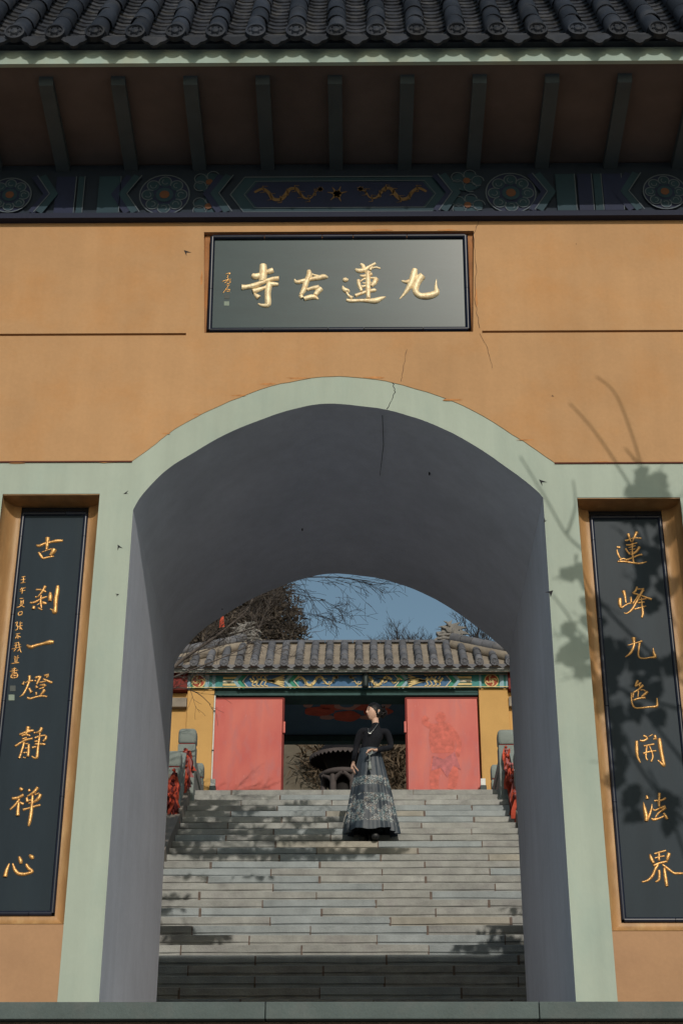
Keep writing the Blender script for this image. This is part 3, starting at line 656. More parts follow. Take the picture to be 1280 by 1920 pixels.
def write(parent, key, box, plane, mat, name='gilt_character', strokes=None, unit=1280, wmul=1.0):
    """box = picture square (x0, y0, size) the glyph covers; plane(px, py) -> (x, z, y) on the board"""
    mb = MB(); x0, y0, s = box
    for st in (strokes or GLYPH[key]):
        pts = []
        for (u, v, w) in st:
            q = plane(x0+u/unit*s, y0+v/unit*s); q2 = plane(x0+u/unit*s+1, y0+v/unit*s)
            pts.append((q[0], q[1], w/unit*s*abs(q2[0]-q[0])*wmul, q[2]))
        stroke_mesh(mb, pts)
    return mb.build(name, mat, parent)

# ------------------------------------------------------------------ plaque over the arch, leaning forward
PT = R_(6)                                            # lean
PZ0, PZ1 = 3.146, 3.652
def ply(z): return .055 - (z-PZ0)*math.tan(PT)        # depth of the board face at height z
def on_plaque(px, py):
    Y = .05
    for _ in range(6): v = at(px, py, Y); Y = ply(v.z)
    return (v.x, v.z, Y)
PLQ = empty('name_plaque', (0, .08, PZ0), 'wide dark lacquered plaque with four gilt characters above the arch', 'plaque')
def slab(mb, x0, x1, z0, z1, f, th):
    mb.add([(x0, ply(z0)-f, z0), (x1, ply(z0)-f, z0), (x1, ply(z1)-f, z1), (x0, ply(z1)-f, z1),
            (x0, ply(z0)-f+th, z0), (x1, ply(z0)-f+th, z0), (x1, ply(z1)-f+th, z1), (x0, ply(z1)-f+th, z1)],
           [(0, 1, 2, 3), (7, 6, 5, 4), (0, 4, 5, 1), (1, 5, 6, 2), (2, 6, 7, 3), (3, 7, 4, 0)]); return mb
slab(MB(), -.602, .602, PZ0+.012, PZ1-.012, 0, .012).build('board', 'lacquer_top', PLQ)
def bead(a, b, w):
    """rounded black border strip from a to b on the leaning plane (x, z)"""
    m = MB(); pts = []
    for k in range(5):
        t = k/4; x = a[0]+(b[0]-a[0])*t; z = a[1]+(b[1]-a[1])*t; pts.append((x, ply(z)-.004, z))
    m.tube(pts, w, 10); return m
bw = .0125
segs = [((-.612, PZ0), (-.612, PZ1)), ((.612, PZ0), (.612, PZ1))]
for a, b in segs:
    for t0, t1 in ((0, .43), (.434, 1)):
        bead((a[0]+(b[0]-a[0])*t0, a[1]+(b[1]-a[1])*t0), (a[0]+(b[0]-a[0])*t1, a[1]+(b[1]-a[1])*t1), bw).build('border_tile', 'black_tile', PLQ)
for z, xs in ((PZ0, (-.612, -.36, -.05, .12, .40, .612)), (PZ1, (-.612, -.36, -.08, .07, .33, .612))):
    for a, b in zip(xs, xs[1:]): bead((a+.0015, z), (b-.0015, z), bw).build('border_tile', 'black_tile', PLQ)
for a_, b_ in (((-.654, PZ0-.05), (-.625, PZ1+.03)), ((.625, PZ0-.05), (.654, PZ1+.03)), ((-.6245, PZ1+.013), (.6245, PZ1+.031))):   # bare brown reveal round the frame
    MB().bbox((a_[0], .022, a_[1]), (b_[0], .06, b_[1]), .006).build('reveal_trim', 'trim_brown', PLQ)
for key, box in (('si', (440, 480, 100)), ('gu', (540, 490, 90)), ('lian', (635, 480, 100)), ('jiu', (740, 490, 100))):
    write(PLQ, key, box, on_plaque, 'gilt_bright', wmul=1.4)
sig = [[(440,450,40),(460,462,50)],[(470,440,35),(600,415,40),(560,470,40)],[(500,500,45),(545,530,45)],[(530,540,35),(480,600,40)],[(310,720,35),(450,670,40),(640,640,35)],[(545,610,45),(480,700,40),(410,780,40)],
       [(500,710,35),(600,700,40),(600,760,40),(530,800,35),(480,770,30)],[(450,860,35),(580,855,35)],[(530,890,40),(440,1010,40),(340,1140,30)],[(460,1010,35),(590,1010,40),(560,1060,35)],[(450,1070,35),(590,1080,35)]]
write(PLQ, None, (400, 490, 50), on_plaque, 'gilt', 'signature', [[(x*1280/960, y*1280/960, w*1280/960) for x, y, w in s] for s in sig])
def seal(parent, plane, x0, y0, x1, y1, mat):
    m = MB(); q = [plane(*p) for p in ((x0, y1), (x1, y1), (x1, y0), (x0, y0))]
    m.add([(p[0], p[2]-.0015, p[1]) for p in q] + [(p[0], p[2]+.001, p[1]) for p in q], [(0, 1, 2, 3), (0, 4, 5, 1), (1, 5, 6, 2), (2, 6, 7, 3), (3, 7, 4, 0)]); return m.build('seal_mark', mat, parent)
seal(PLQ, on_plaque, 420, 565, 429.5, 573, 'seal_pale'); seal(PLQ, on_plaque, 420.5, 552, 430, 560, 'seal_dim')

# ------------------------------------------------------------------ couplet boards either side of the arch
CV = .064                                             # width of the gilded cove
CY = .112                                             # depth of the board face
def couplet(c, label, chars, small=None):
    x0, x1, z0, z1 = c
    root = empty('couplet_board', ((x0+x1)/2, CY, z0), label, 'sign', 'couplet boards beside the arch')
    prof = [(.0015, .002), (.0015, .052)] + [(CV*i/12, .052+(CY-.050)*i/12+.020*math.sin(math.pi*i/12)) for i in range(1, 13)]
    def cove(kind):
        m = MB(); vs = []
        for (d, y) in prof:
            if kind == 'l': vs += [(x0+d, y, z0+d*.9), (x0+d, y, z1-.002)]
            if kind == 'r': vs += [(x1-d, y, z1-.002), (x1-d, y, z0+d*.9)]
            if kind == 'b': vs += [(x1-d, y, z0+d*.9), (x0+d, y, z0+d*.9)]
            if kind == 't': vs += [(x0+d, y, z1-d), (x1-d, y, z1-d)]
        m.add(vs, [(2*i, 2*i+2, 2*i+3, 2*i+1) for i in range(len(prof)-1)], True); return m
    for k in 'lrb': cove(k).build('gilt_cove', 'cove', root)
    MB().box((x0+.001, .003, z1-.004), (x1-.001, CY+.02, z1-.001)).build('recess_soffit', 'cove', root)
    a0, a1, b0, b1 = x0+CV, x1-CV, z0+CV*.9, z1-.030
    MB().box((a0-.01, CY+.012, b0-.01), (a1+.01, CY+.03, b1+.03)).build('backing', 'groove', root)
    w = .011
    for x in (a0+w, a1-w):
        zs = [b0+w]+[b0+(b1-b0)*t for t in (.27, .50, .72, .93)]+[b1-w]
        for p, q in zip(zs, zs[1:]): MB().tube([(x, CY+.002, p+.001), (x, CY+.002, q-.001)], w, 10).build('border_tile', 'black_tile', root)
    for z in (b0+w, b1-w):
        for p, q in ((a0+w, (a0+a1)/2+.05), ((a0+a1)/2+.05, a1-w)): MB().tube([(p+.001, CY+.002, z), (q-.001, CY+.002, z)], w, 10).build('border_tile', 'black_tile', root)
    MB().box((a0+2*w-.004, CY, b0+2*w-.004), (a1-2*w+.004, CY+.012, b1-2*w+.004)).build('board', 'lacquer', root)
    def plane(px, py): v = at(px, py, CY); return (v.x, v.z, CY)
    for key, box in chars: write(root, key, box, plane, 'gilt', wmul=1.1)
    return root, plane
couplet(CR, 'dark couplet board with seven gilt characters right of the arch, under leaf shadow',
        (('lian2', (1140, 985, 90)), ('feng', (1145, 1085, 90)), ('jiu2', (1155, 1180, 90)), ('se', (1165, 1260, 90)), ('kai', (1175, 1365, 90)), ('fa', (1185, 1475, 90)), ('jie', (1190, 1580, 90))))
rootL, planeL = couplet(CL, 'dark couplet board with gilt characters and a column of small writing left of the arch',
        (('gu2', (50, 990, 90)), ('cha', (40, 1080, 90)), ('yi', (30, 1170, 90)), ('deng', (25, 1250, 90)), ('jing', (15, 1350, 90)), ('chan', (5, 1465, 90)), ('xin', (0, 1590, 80))))
small = [
 [[(235,95),(290,85)],[(220,135),(290,125)],[(220,180),(290,170)],[(262,90),(258,175)]],
 [[(240,245),(215,285)],[(205,275),(295,245)],[(205,300),(290,285)],[(250,255),(238,340)]],
 [[(205,405),(260,400)],[(225,425),(225,490)],[(260,420),(260,490)],[(225,447),(260,445)],[(225,470),(260,468)],[(250,490),(205,520),(165,535)],[(205,490),(280,530)]],
 [[(190,605),(240,592),(235,632),(190,645),(190,605)]],
 [[(140,760),(175,745),(160,795)],[(150,800),(180,800),(170,850),(140,862)],[(215,735),(210,860)],[(215,760),(245,755)],[(185,812),(250,790)],[(215,815),(245,855)]],
 [[(145,920),(215,905)],[(180,920),(140,985)],[(185,930),(180,990)],[(190,945),(222,962)]],
 [[(130,1050),(200,1035)],[(120,1085),(225,1065)],[(80,1135),(230,1100)],[(155,1050),(150,1130)],[(190,1030),(205,1120),(230,1185)],[(150,1130),(120,1170)],[(215,1120),(170,1170)]],
 [[(130,1235),(150,1252)],[(185,1225),(165,1247)],[(120,1265),(200,1255)],[(140,1265),(140,1330)],[(170,1260),(165,1330)],[(80,1345),(200,1325)]],
 [[(90,1425),(160,1410)],[(65,1455),(185,1435)],[(90,1480),(170,1470)],[(130,1395),(125,1490)],[(90,1500),(170,1490),(165,1540),(85,1545),(90,1500)],[(95,1520),(165,1515)]]]
for g in small:
    write(rootL, None, (10, 1070, 60), planeL, 'gilt', 'small_character', [[(x, y, 17) for x, y in s] for s in g], unit=461)
k = 60/461
seal(rootL, planeL, 10+68*k, 1070+1660*k, 10+148*k, 1070+1740*k, 'seal_dim'); seal(rootL, planeL, 10+48*k, 1070+1790*k, 10+132*k, 1070+1872*k, 'seal_pale')

# ================================================================== stone stairs up to the inner gate
SXL, SXR = -2.02, 1.99
STAIRS = empty('stairs', (0, SY0, 0), kind='structure')
LIP, OVER = .068, .011
def slab_mesh(name='step_slab'):
    """one stone of a step, 1 m long along X: projecting lip above a set-back riser"""
    e = .006; y0, z1 = 0, 0
    prof = [(OVER, -SH-.002), (OVER, -LIP), (0+e*.5, -LIP-.001), (0, -LIP+e), (0, -e), (e, 0), (ST+.03, 0), (ST+.03, -SH-.002)]
    m = MB(); n = len(prof); ns = 4; vs = []
    for a in range(ns+1):
        chip = [sr.uniform(-.0022, .0022) for _ in prof]
        for (py_, pz_), c in zip(prof, chip): vs.append((a/ns, py_ + (c if py_ < .03 else 0) + (sr.choice((0, 0, 0, .004)) if -.02 < pz_ < 0 and py_ < .01 else 0), pz_ + (c*.6 if pz_ > -.1 else 0)))
    m.add(vs, [(a*n+i, a*n+i+1, (a+1)*n+i+1, (a+1)*n+i) for a in range(ns) for i in range(n-1)] + [tuple(range(n)), tuple(range(ns*n+n-1, ns*n-1, -1))])
    return m.mesh(name, Vector((0, 0, 0)))
sr = random.Random(4)
slabs = {}
for mt in ('stone', 'stone_warm', 'stone_blue'):
    slabs[mt] = []
    for _ in range(4): me = slab_mesh(); me.materials.append(MATS[mt]); slabs[mt].append(me)
core = MB()
for k in range(-10, 28):
    y, z = tread(k); yb = TOPY+1.2
    core.box((SXL-.02, y+.034, GZ if k == -10 else z-SH-.02), (SXR+.02, y+ST+.06, z-.008))
core.build('stair_core', 'joint', STAIRS)
rnd = random.Random(11)
for k in range(-10, 28):
    y, z = tread(k); off = (.0 if k % 2 else .58) + rnd.uniform(-.07, .07)
    xs = [SXL]; x = SXL - 1.16 + off + .58
    while x < SXR - .2:
        if x > SXL + .2: xs.append(x)
        x += 1.16 + rnd.uniform(-.05, .05)
    xs.append(SXR)
    for a, b in zip(xs, xs[1:]):
        r = rnd.random(); mt = 'stone_warm' if r < .06 else ('stone_blue' if r < .42 else 'stone')
        o = inst('step_slab', rnd.choice(slabs[mt]), STAIRS, (a+.004, y + rnd.uniform(-.004, .004), z + rnd.uniform(-.003, .003)), (rnd.uniform(-.006, .006), 0, 0), (b-a-.008, 1, 1))
        if k > -3:
            # smear of reddish mortar over the joint
            if b < SXR-.1:
                w = rnd.uniform(.006, .016); m = MB()
                m.box((b-w, y-.003, z-SH*rnd.uniform(.72, .95)), (b+w*.7, y+.05, z-rnd.uniform(.002, .01))); m.build('mortar_joint', 'joint', STAIRS)
# landing at the top
LAND = empty('landing', (0, TOPY, TOPZ), kind='structure')
x = -7
while x < 7:
    w = 1.3 + rnd.uniform(-.1, .1); MB().bbox((x+.004, TOPY+ST+.035, TOPZ-.068), (x+w-.004, TOPY+1.6, TOPZ-.004), .006).build('paving_slab', 'stone', LAND); x += w

# sloping side curbs with posts and rails
def railing(sx, posts):
    xi = SXL if sx < 0 else SXR; xo = xi + sx*.30; a, b = sorted((xi, xo))
    c = MB()
    for k in range(-10, 28, 4):                            # curb stones, one every four steps
        ya, za = tread(k); yb, zb = tread(min(k+4, 27))
        m = MB(); h = .10
        m.add([(a, ya-.02, za-.5), (b, ya-.02, za-.5), (b, yb-.03, zb-.5), (a, yb-.03, zb-.5), (a, ya-.02, za+h), (b, ya-.02, za+h), (b, yb-.03, zb+h), (a, yb-.03, zb+h)],
              [(0, 3, 2, 1), (4, 5, 6, 7), (0, 1, 5, 4), (1, 2, 6, 5), (2, 3, 7, 6), (3, 0, 4, 7)])
        m.build('curb_stone', 'curb', CURB)
    MB().bbox((a, TOPY-.02, TOPZ-.4), (b, TOPY+1.25, TOPZ+.10), .01).build('curb_stone', 'curb', CURB)
CURB = empty('stair_curb', (0, SY0, 0), kind='structure')
def post(x, y, zb, zt, w, label):
    r = empty('railing_post', (x, y, zb), label, 'post', 'stone railing posts along the stairs'); h = w/2
    MB().bbox((x-h, y-h, zb), (x+h, y+h, zt-.215), .008).build('shaft', 'post_stone', r)
    MB().bbox((x-h*.86, y-h*.86, zt-.214), (x+h*.86, y+h*.86, zt-.196), .004).build('neck', 'red_trim', r)
    cp = MB(); H = h*1.04; prof = [(.90, -.195), (1, -.17), (1, -.06), (.96, -.025), (.80, -.003), (.4, .004), (0.01, .006)]
    n = 16
    def sq(q, k): 
        a = 2*math.pi*(k+.5)/n; c_, s_ = math.cos(a), math.sin(a); e = .32
        return (math.copysign(abs(c_)**e, c_)*H*q, math.copysign(abs(s_)**e, s_)*H*q)
    vs = [(x+sq(q, k)[0], y+sq(q, k)[1], zt+z) for q, z in prof for k in range(n)]
    cp.add(vs, [(i*n+k, i*n+(k+1) % n, (i+1)*n+(k+1) % n, (i+1)*n+k) for i in range(len(prof)-1) for k in range(n)], True)
    cp.build('cap', 'post_stone', r)
    pn = MB(); pn.box((x-h*.5, y-h-.004, zt-.52), (x+h*.5, y-h+.003, zt-.30)); pn.build('carved_panel', 'curb', r)
    return r
for sx in (-1, 1): railing(sx, None)
P1 = at(353, 1371, 13.45); P0 = at(327, 1413, 12.5); P2 = at(371, 1434, 14.75)
post(P1.x, 13.45, TOPZ-.30, P1.z, .225, 'tall grey stone post hung with red ribbons at the left stair head')
post(P0.x-.02, 12.5, tread(21)[1]+.05, P0.z, .225, 'lowest stone post in view left of the stairs, hung with red ribbons')
post(P2.x, 14.75, TOPZ-.1, P2.z, .17, 'short stone post in front of the left yellow pilaster')
Q1 = at(948, 1373, 13.45); Q0 = at(972, 1455, 12.5); Q2 = at(931, 1437, 14.75)
post(Q1.x, 13.45, TOPZ-.30, Q1.z, .225, 'tall grey stone post hung with red ribbons at the right stair head')
post(Q1.x+.10, 12.5, tread(21)[1]+.05, P0.z, .225, 'stone post right of the stairs, mostly behind the arch jamb')
post(Q2.x, 14.75, TOPZ-.1, Q2.z, .17, 'short stone post in front of the right yellow pilaster')
def rail(x, ya, za, yb, zb, label):
    r = empty('stone_railing', (x, ya, za-.45), label, 'railing', 'stone railings by the stairs')
    m = MB(); a, b = x-.05, x+.05
    for z0, z1, nm in ((-.45, -.20, 'panel'), (-.12, 0, 'top_rail')):
        q = MB(); q.add([(a, ya, za+z0), (b, ya, za+z0), (b, yb, zb+z0), (a, yb, zb+z0), (a, ya, za+z1), (b, ya, za+z1), (b, yb, zb+z1), (a, yb, zb+z1)],
              [(0, 3, 2, 1), (4, 5, 6, 7), (0, 1, 5, 4), (1, 2, 6, 5), (2, 3, 7, 6), (3, 0, 4, 7)]); q.build(nm, 'post_stone', r)
for x0_, x1_, side in ((P1.x-.02, P0.x, 'left'), (Q1.x+.02, Q1.x+.10, 'right')):
    rail((x0_+x1_)/2, 12.62, P0.z-.30, 13.33, P1.z-.30, 'sloping stone rail between the two posts on the %s of the stairs' % side)
    rail(x0_+(.06 if side == 'left' else -.06), 13.57, P1.z-.30, 14.66, P1.z-.34, 'level stone rail at the landing on the %s' % side)

# red prayer ribbons knotted on the posts
def ribbons(name, label, knots, seed, n, mats):
    rr = random.Random(seed); root = empty(name, Vector(knots[0])-Vector((0, 0, .5)), label, 'ribbons', 'prayer ribbons tied to the railing')
    for i in range(n):
        t = i/n*(len(knots)-1); j = int(t); a = Vector(knots[j]).lerp(Vector(knots[min(j+1, len(knots)-1)]), t-j)
        a += Vector((rr.uniform(-.035, .035), rr.uniform(-.03, .01), rr.uniform(-.03, .05)))
        L = rr.uniform(.22, .50); w = rr.uniform(.014, .032); sway = Vector((rr.uniform(-.07, .07), rr.uniform(-.05, .02), 0)); tw = rr.uniform(-1, 1)
        pts = []; m = MB(); N = 7
        for k in range(N+1):
            s = k/N; c = a + sway*s*s + Vector((.014*math.sin(s*7+tw*4), .012*math.sin(s*6+tw), -L*s)); an = tw*1.6*s + rr.uniform(-.15, .15)
            d = Vector((math.cos(an), math.sin(an), 0))*w*(.45+.75*min(1, s*3)); pts += [c-d, c+d]
        m.add(pts, [(2*k, 2*k+1, 2*k+3, 2*k+2) for k in range(N)], True); m.build('ribbon', rr.choice(mats), root)
    for kn in knots:
        for _ in range(3):
            c = Vector(kn)+Vector((rr.uniform(-.03, .03), rr.uniform(-.03, 0), rr.uniform(-.05, .05))); m = MB(); q = .022
            m.lathe([(.001, -q), (q*.8, -q*.5), (q, 0), (q*.8, q*.5), (.001, q)], c, 8); m.build('knot', rr.choice(mats), root)
RB = ['ribbon', 'ribbon', 'ribbon_dark', 'ribbon_pink']
ribbons('prayer_ribbons', 'red cloth strips tied round the tall left stair post', [at(349, 1408, 13.28), at(352, 1418, 13.28), at(347, 1432, 13.22)], 3, 26, RB)
ribbons('prayer_ribbons', 'dark red cords hanging from the lowest left stair post', [at(326, 1450, 12.34), at(324, 1468, 12.34), at(320, 1490, 12.3)], 5, 24, ['ribbon', 'ribbon_dark', 'ribbon_dark'])
ribbons('prayer_ribbons', 'red and pink strips on the tall right stair post and its rail', [at(949, 1408, 13.28), at(953, 1425, 13.2), at(958, 1438, 12.95), at(962, 1462, 12.7), at(966, 1490, 12.4)], 9, 44, ['ribbon', 'ribbon', 'ribbon', 'ribbon_pink'])

# ================================================================== inner gate at the top of the stairs
FY = 15.7
IG = empty('inner_gate', (0, FY, TOPZ), 'yellow inner gate with tiled hip roof and painted beam atop the stairs', 'gate')
fx = lambda px, py=1400, Y=FY: at(px, py, Y).x
fz = lambda py, Y=FY: at(640, py, Y).z
XL0, XL1 = fx(347), fx(398); XR0, XR1 = fx(901), fx(957, 1400)
LZ = fz(1291)                                           # underside of the painted beam
GD = 2.2                                                # depth of the gatehouse
for (a, b) in ((XL0, XL1), (XR0, XR1)):
    MB().bbox((a, FY-.02, TOPZ-.02), (b, FY+.45, LZ+.004), .012).build('pilaster', 'yellow', IG)
    MB().box((a+.03, FY+.46, TOPZ-.02), (b-.03, FY+GD, LZ+.3)).build('side_wall', 'yellow', IG)
for (a, b) in ((-6.2, XL0-.004), (XR1+.004, 6.2)):
    MB().box((a, FY+.03, TOPZ-.02), (b, FY+.33, LZ-.06)).build('flank_wall', 'yellow', IG)
    MB().box((a, FY-.06, LZ-.30), (b, FY+.02, LZ-.16)).build('wall_coping', 'mortar', IG)
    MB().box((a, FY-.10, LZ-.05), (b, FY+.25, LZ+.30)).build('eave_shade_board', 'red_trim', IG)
BT = fz(1264)
MB().box((XL0-.02, FY-.05, LZ), (XR1+.02, FY+.40, BT)).build('painted_beam', 'f_teal', IG)
MB().box((XL1, FY+.02, LZ-.10), (XR0, FY+.40, LZ-.002)).build('lintel', 'rear_trim', IG)
MB().box((XL0-.5, FY-.07, BT+.002), (XR1+.5, FY+.3, BT+.05)).build('eave_strip', 'red_trim', IG)
MB().box((XL1+.02, FY+.40, LZ+.02), (XR0-.02, FY+GD, LZ+.06)).build('ceiling', 'ceiling', IG)
# rear of the gatehouse
RY = FY+GD; rz = lambda py: at(640, py, RY).z
MB().box((XL1, RY-.16, rz(1387)), (XR0, RY-.01, LZ+.05)).build('rear_beam', 'rear_beam', IG)
MB().box((XL1, RY-.18, rz(1397)), (XR0, RY-.012, rz(1387)-.003)).build('rear_trim', 'rear_trim', IG)
for a, b in ((XL1, XL1+.3), (XR0-.3, XR0)): MB().box((a, RY-.2, TOPZ-.05), (b, RY+.05, rz(1396))).build('rear_post', 'rear_beam', IG)
# red lotus painted on the ceiling
zc_ = LZ+.018; C0 = at(650, 1327, FY+1.1)
d = (zc_-CAM.z); 
def onceil(px, py):
    v = _fw + _r2*((px-640)/FPX) - _u2*((py-960)/FPX); return CAM + v*((zc_-CAM.z)/v.z)
def cpatch(pts, mat, lift):
    m = MB(); m.add([onceil(*p)+Vector((0, 0, -lift)) for p in pts], [tuple(range(len(pts)))]); m.build('ceiling_painting', mat, IG)
def ell(cx, cy, rx, ry, n=18, wob=0): return [(cx+rx*(1+wob*math.cos(5*2*math.pi*k/n))*math.cos(2*math.pi*k/n), cy+ry*(1+wob*math.cos(5*2*math.pi*k/n))*math.sin(2*math.pi*k/n)) for k in range(n)]
for cx, cy, rx, ry, mt in ((602, 1308, 30, 9, 'c_red'), (650, 1309, 40, 9, 'c_red'), (705, 1308, 32, 9, 'c_red'), (598, 1334, 28, 9, 'c_red'), (708, 1334, 28, 9, 'c_red'),
                           (650, 1343, 26, 10, 'c_red'), (625, 1322, 26, 10, 'c_red'), (676, 1322, 26, 10, 'c_red'), (577, 1321, 9, 6, 'c_pink'), (724, 1321, 9, 6, 'c_pink'), (613, 1345, 14, 4, 'c_pink'), (688, 1345, 14, 4, 'c_pink')):
    cpatch(ell(cx, cy, rx, ry, 24, .06), mt, .003 if mt == 'c_red' else .005)
cpatch(ell(650, 1320, 25, 11, 36, .08), 'c_pink', .007); cpatch(ell(650, 1320, 14, 6), 'ceiling', .009)
# painted decoration on the beam
FB = FY-.05
FC = [0]
def fp(name, fn, mat, lvl=1):
    FC[0] += 1
    m = MB(); fn(m, FB-.004*lvl-.0002*FC[0]); return m.build(name, mat, IG)
ex = lambda px: at(px, 1278, FB).x
ez0, ez1 = fz(1290.5, FB), fz(1265, FB); em = (ez0+ez1)/2; eh = ez1-ez0
def quad(a, b, z0=None, z1=None): return lambda m, y: m.add([(ex(a), y, z0 or ez0), (ex(b), y, z0 or ez0), (ex(b), y, z1 or ez1), (ex(a), y, z1 or ez1)], [(0, 1, 2, 3)])
def chev(px, s, w): return lambda m, y: m.ribbon([(ex(px+7*s), ez1), (ex(px-4*s), em), (ex(px+7*s), ez0)], w, y)
fp('painted_field', quad(560, 742), 'f_blue'); fp('painted_field', quad(458, 536), 'f_blue'); fp('painted_field', quad(764, 842), 'f_blue')
for a, b in ((349, 357), (384, 392), (398, 404), (898, 902), (936, 944), (948, 953)): fp('painted_stripe', quad(a, b), 'f_sky')
for a, b in ((358, 384), (906, 936)): fp('painted_field', quad(a, b), 'f_green')
for cx in (372, 921):
    fp('painted_medallion', lambda m, y: m.disc((ex(cx), em), .10, y, 18), 'f_red', 2)
    fp('painted_medallion', lambda m, y: m.ribbon(arc((ex(cx), em), .098, 0, 6.283, 18), .016, y), 'f_gold', 3)
    fp('painted_medallion', lambda m, y: [m.ribbon(arc((ex(cx)+.045*math.cos(a), em+.045*math.sin(a)), .028, a, a+4.4, 8), .018, y) for a in (0, 1.57, 3.14, 4.7)], 'f_gold', 3)
for a, b in ((418, 446), (856, 884)):
    for dz in (.052, .0, -.052): fp('painted_bar', quad(a, b, em+dz-.017, em+dz+.017), 'f_gold' if dz else 'f_cream', 2)
for px, s in ((452, 1), (548, 1), (752, -1), (848, -1)):
    fp('painted_chevron', chev(px, s, .05), 'f_green', 2); fp('painted_chevron', chev(px+7*s, s, .014), 'f_cream', 3); fp('painted_chevron', chev(px-8*s, s, .05), 'f_sky', 2)
def fdragon(m, y, cx, sg, s):
    st = random.getstate(); random.seed(int(cx*100)); dragon(m, cx, sg, y, s, em); random.setstate(st)
for cx, sg in ((598, 1), (690, -1), (730, -1)): fp('painted_dragon', lambda m, y: fdragon(m, y, ex(cx), sg, 1.15 if cx != 730 else .6), 'f_gold', 3)
def phoenix(m, y, cx, sg):
    for k in range(6):
        a = -.5+k*.2; m.ribbon(catmull([(cx, em), (cx+sg*.10, em+.05*a), (cx+sg*.26, em+.18*a)], 4), [.02]*8+[.012], y)
    m.ribbon(catmull([(cx+sg*.02, em), (cx-sg*.10, em+.03), (cx-sg*.18, em-.02), (cx-sg*.25, em+.04)], 4), .030, y)
    for k in range(4): m.ribbon(catmull([(cx-sg*.06*k, em+.02), (cx-sg*(.06*k+.03), em+.07), (cx-sg*(.06*k-.02), em+.085)], 3), .014, y)
    for k in range(4): m.ribbon(catmull([(cx-sg*.06*k, em-.0), (cx-sg*(.06*k+.03), em-.06), (cx-sg*(.06*k-.02), em-.08)], 3), .014, y)
for cx, sg in ((500, 1), (798, -1)): fp('painted_phoenix', lambda m, y: phoenix(m, y, ex(cx), sg), 'f_gold', 3)
fp('painted_border', lambda m, y: (m.ribbon([(ex(349), ez0+.008), (ex(953), ez0+.008)], .012, y), m.ribbon([(ex(349), ez1-.01), (ex(953), ez1-.01)], .01, y)), 'f_gold', 4)

# door leaves
for a, b, side in ((fx(400), fx(528), 'left'), (fx(764), fx(898), 'right')):
    D = empty('door_leaf', ((a+b)/2, FY+.06, TOPZ), 'red door leaf standing open on the %s, %s' % (side, 'streaked with branch shadows' if side == 'left' else 'pale with scuffs and a worn figure'), 'door', 'door leaves of the inner gate')
    zt = fz(1312, FY+.06)
    MB().bbox((a, FY+.04, TOPZ+.01), (b, FY+.10, zt), .006).build('panel', 'door_red', D)
    ie = b if side == 'left' else a; sg = 1 if side == 'left' else -1
    q = sorted((ie+sg*.002, ie+sg*.028)); MB().bbox((q[0], FY+.02, TOPZ+.01), (q[1], FY+.12, zt+.012), .004).build('edge_rail', 'red_trim', D)
    q = sorted((ie+sg*.012, ie+sg*.046)); z = at(640, 1362, FY).z; MB().bbox((q[0], FY-.01, z-.10), (q[1], FY+.02, z+.07), .004).build('latch', 'door_red', D)
    MB().box((min(a, b)-.01, FY+.05, zt+.002), (max(a, b)+.01, FY+.12, zt+.03)).build('top_rail', 'red_trim', D)
# worn guardian figure on the right leaf: faded paint, flat on the panel
DR = [o for o in bpy.data.objects if o.name.startswith('door_leaf')][-1]; dY = FY+.0385
def dpt(px, py): v = at(px, py, dY); return (v.x, v.z)
def dpaint(fn, mat, k): m = MB(); fn(m, dY-.0006*k); m.build('faded_painting', mat, DR)
for k_, fn_ in enumerate((lambda m, y: m.disc(dpt(826, 1346), .075, y, 14, .09), lambda m, y: m.ribbon(catmull([dpt(826, 1356), dpt(828, 1375), dpt(830, 1412)], 5), [.20+.18*math.sin(math.pi*i/10*.8) for i in range(11)], y),
       lambda m, y: m.ribbon(catmull([dpt(814, 1366), dpt(796, 1354), dpt(800, 1344)], 4), .085, y), lambda m, y: m.ribbon(catmull([dpt(846, 1366), dpt(860, 1392), dpt(856, 1418)], 4), .075, y),
       lambda m, y: m.ribbon(catmull([dpt(820, 1420), dpt(814, 1455), dpt(815, 1480)], 4), [.16-.006*i for i in range(9)], y), lambda m, y: m.ribbon(catmull([dpt(844, 1420), dpt(850, 1455), dpt(846, 1480)], 4), [.16-.006*i for i in range(9)], y))):
    dpaint(fn_, 'door_fade', 1+k_)
dpaint(lambda m, y: m.add([(p[0], y, p[1]) for p in (dpt(812, 1418), dpt(808, 1446), dpt(826, 1440), dpt(838, 1458), dpt(850, 1436), dpt(864, 1444), dpt(852, 1410), dpt(832, 1424))], [(0, 1, 2, 7), (2, 3, 4, 7), (4, 5, 6, 7)]), 'door_purple', 9)
for (xx, nm) in ((fx(400.5, 1470), 'left'), (fx(904, 1472), 'right')):
    B = empty('floor_lamp_box', (xx, FY-.12, TOPZ), 'small white box lamp on a dark foot beside the %s door' % nm, 'lamp', 'white lamp boxes at the door')
    z1_ = at(640, 1462, FY-.12).z; z0_ = at(640, 1475, FY-.12).z
    MB().bbox((xx-.035, FY-.16, z0_), (xx+.035, FY-.08, z1_), .008).build('housing', 'white', B)
    MB().bbox((xx-.045, FY-.17, TOPZ-.01), (xx+.045, FY-.07, z0_-.002), .006).build('foot', 'dark_metal', B)
pp = empty('conduit_pipe', (XL1, FY-.04, TOPZ), 'thin white pipe running down the edge of the left yellow pilaster', 'pipe')
MB().tube([(XL1+.012, FY-.035, TOPZ+.1), (XL1+.012, FY-.035, LZ-.12)], .011, 8).build('tube', 'white', pp)
for t in (.3, .6, .9): MB().bbox((XL1-.004, FY-.05, TOPZ+2.0*t), (XL1+.028, FY-.022, TOPZ+2.0*t+.02), .003).build('clip', 'dark_metal', pp)

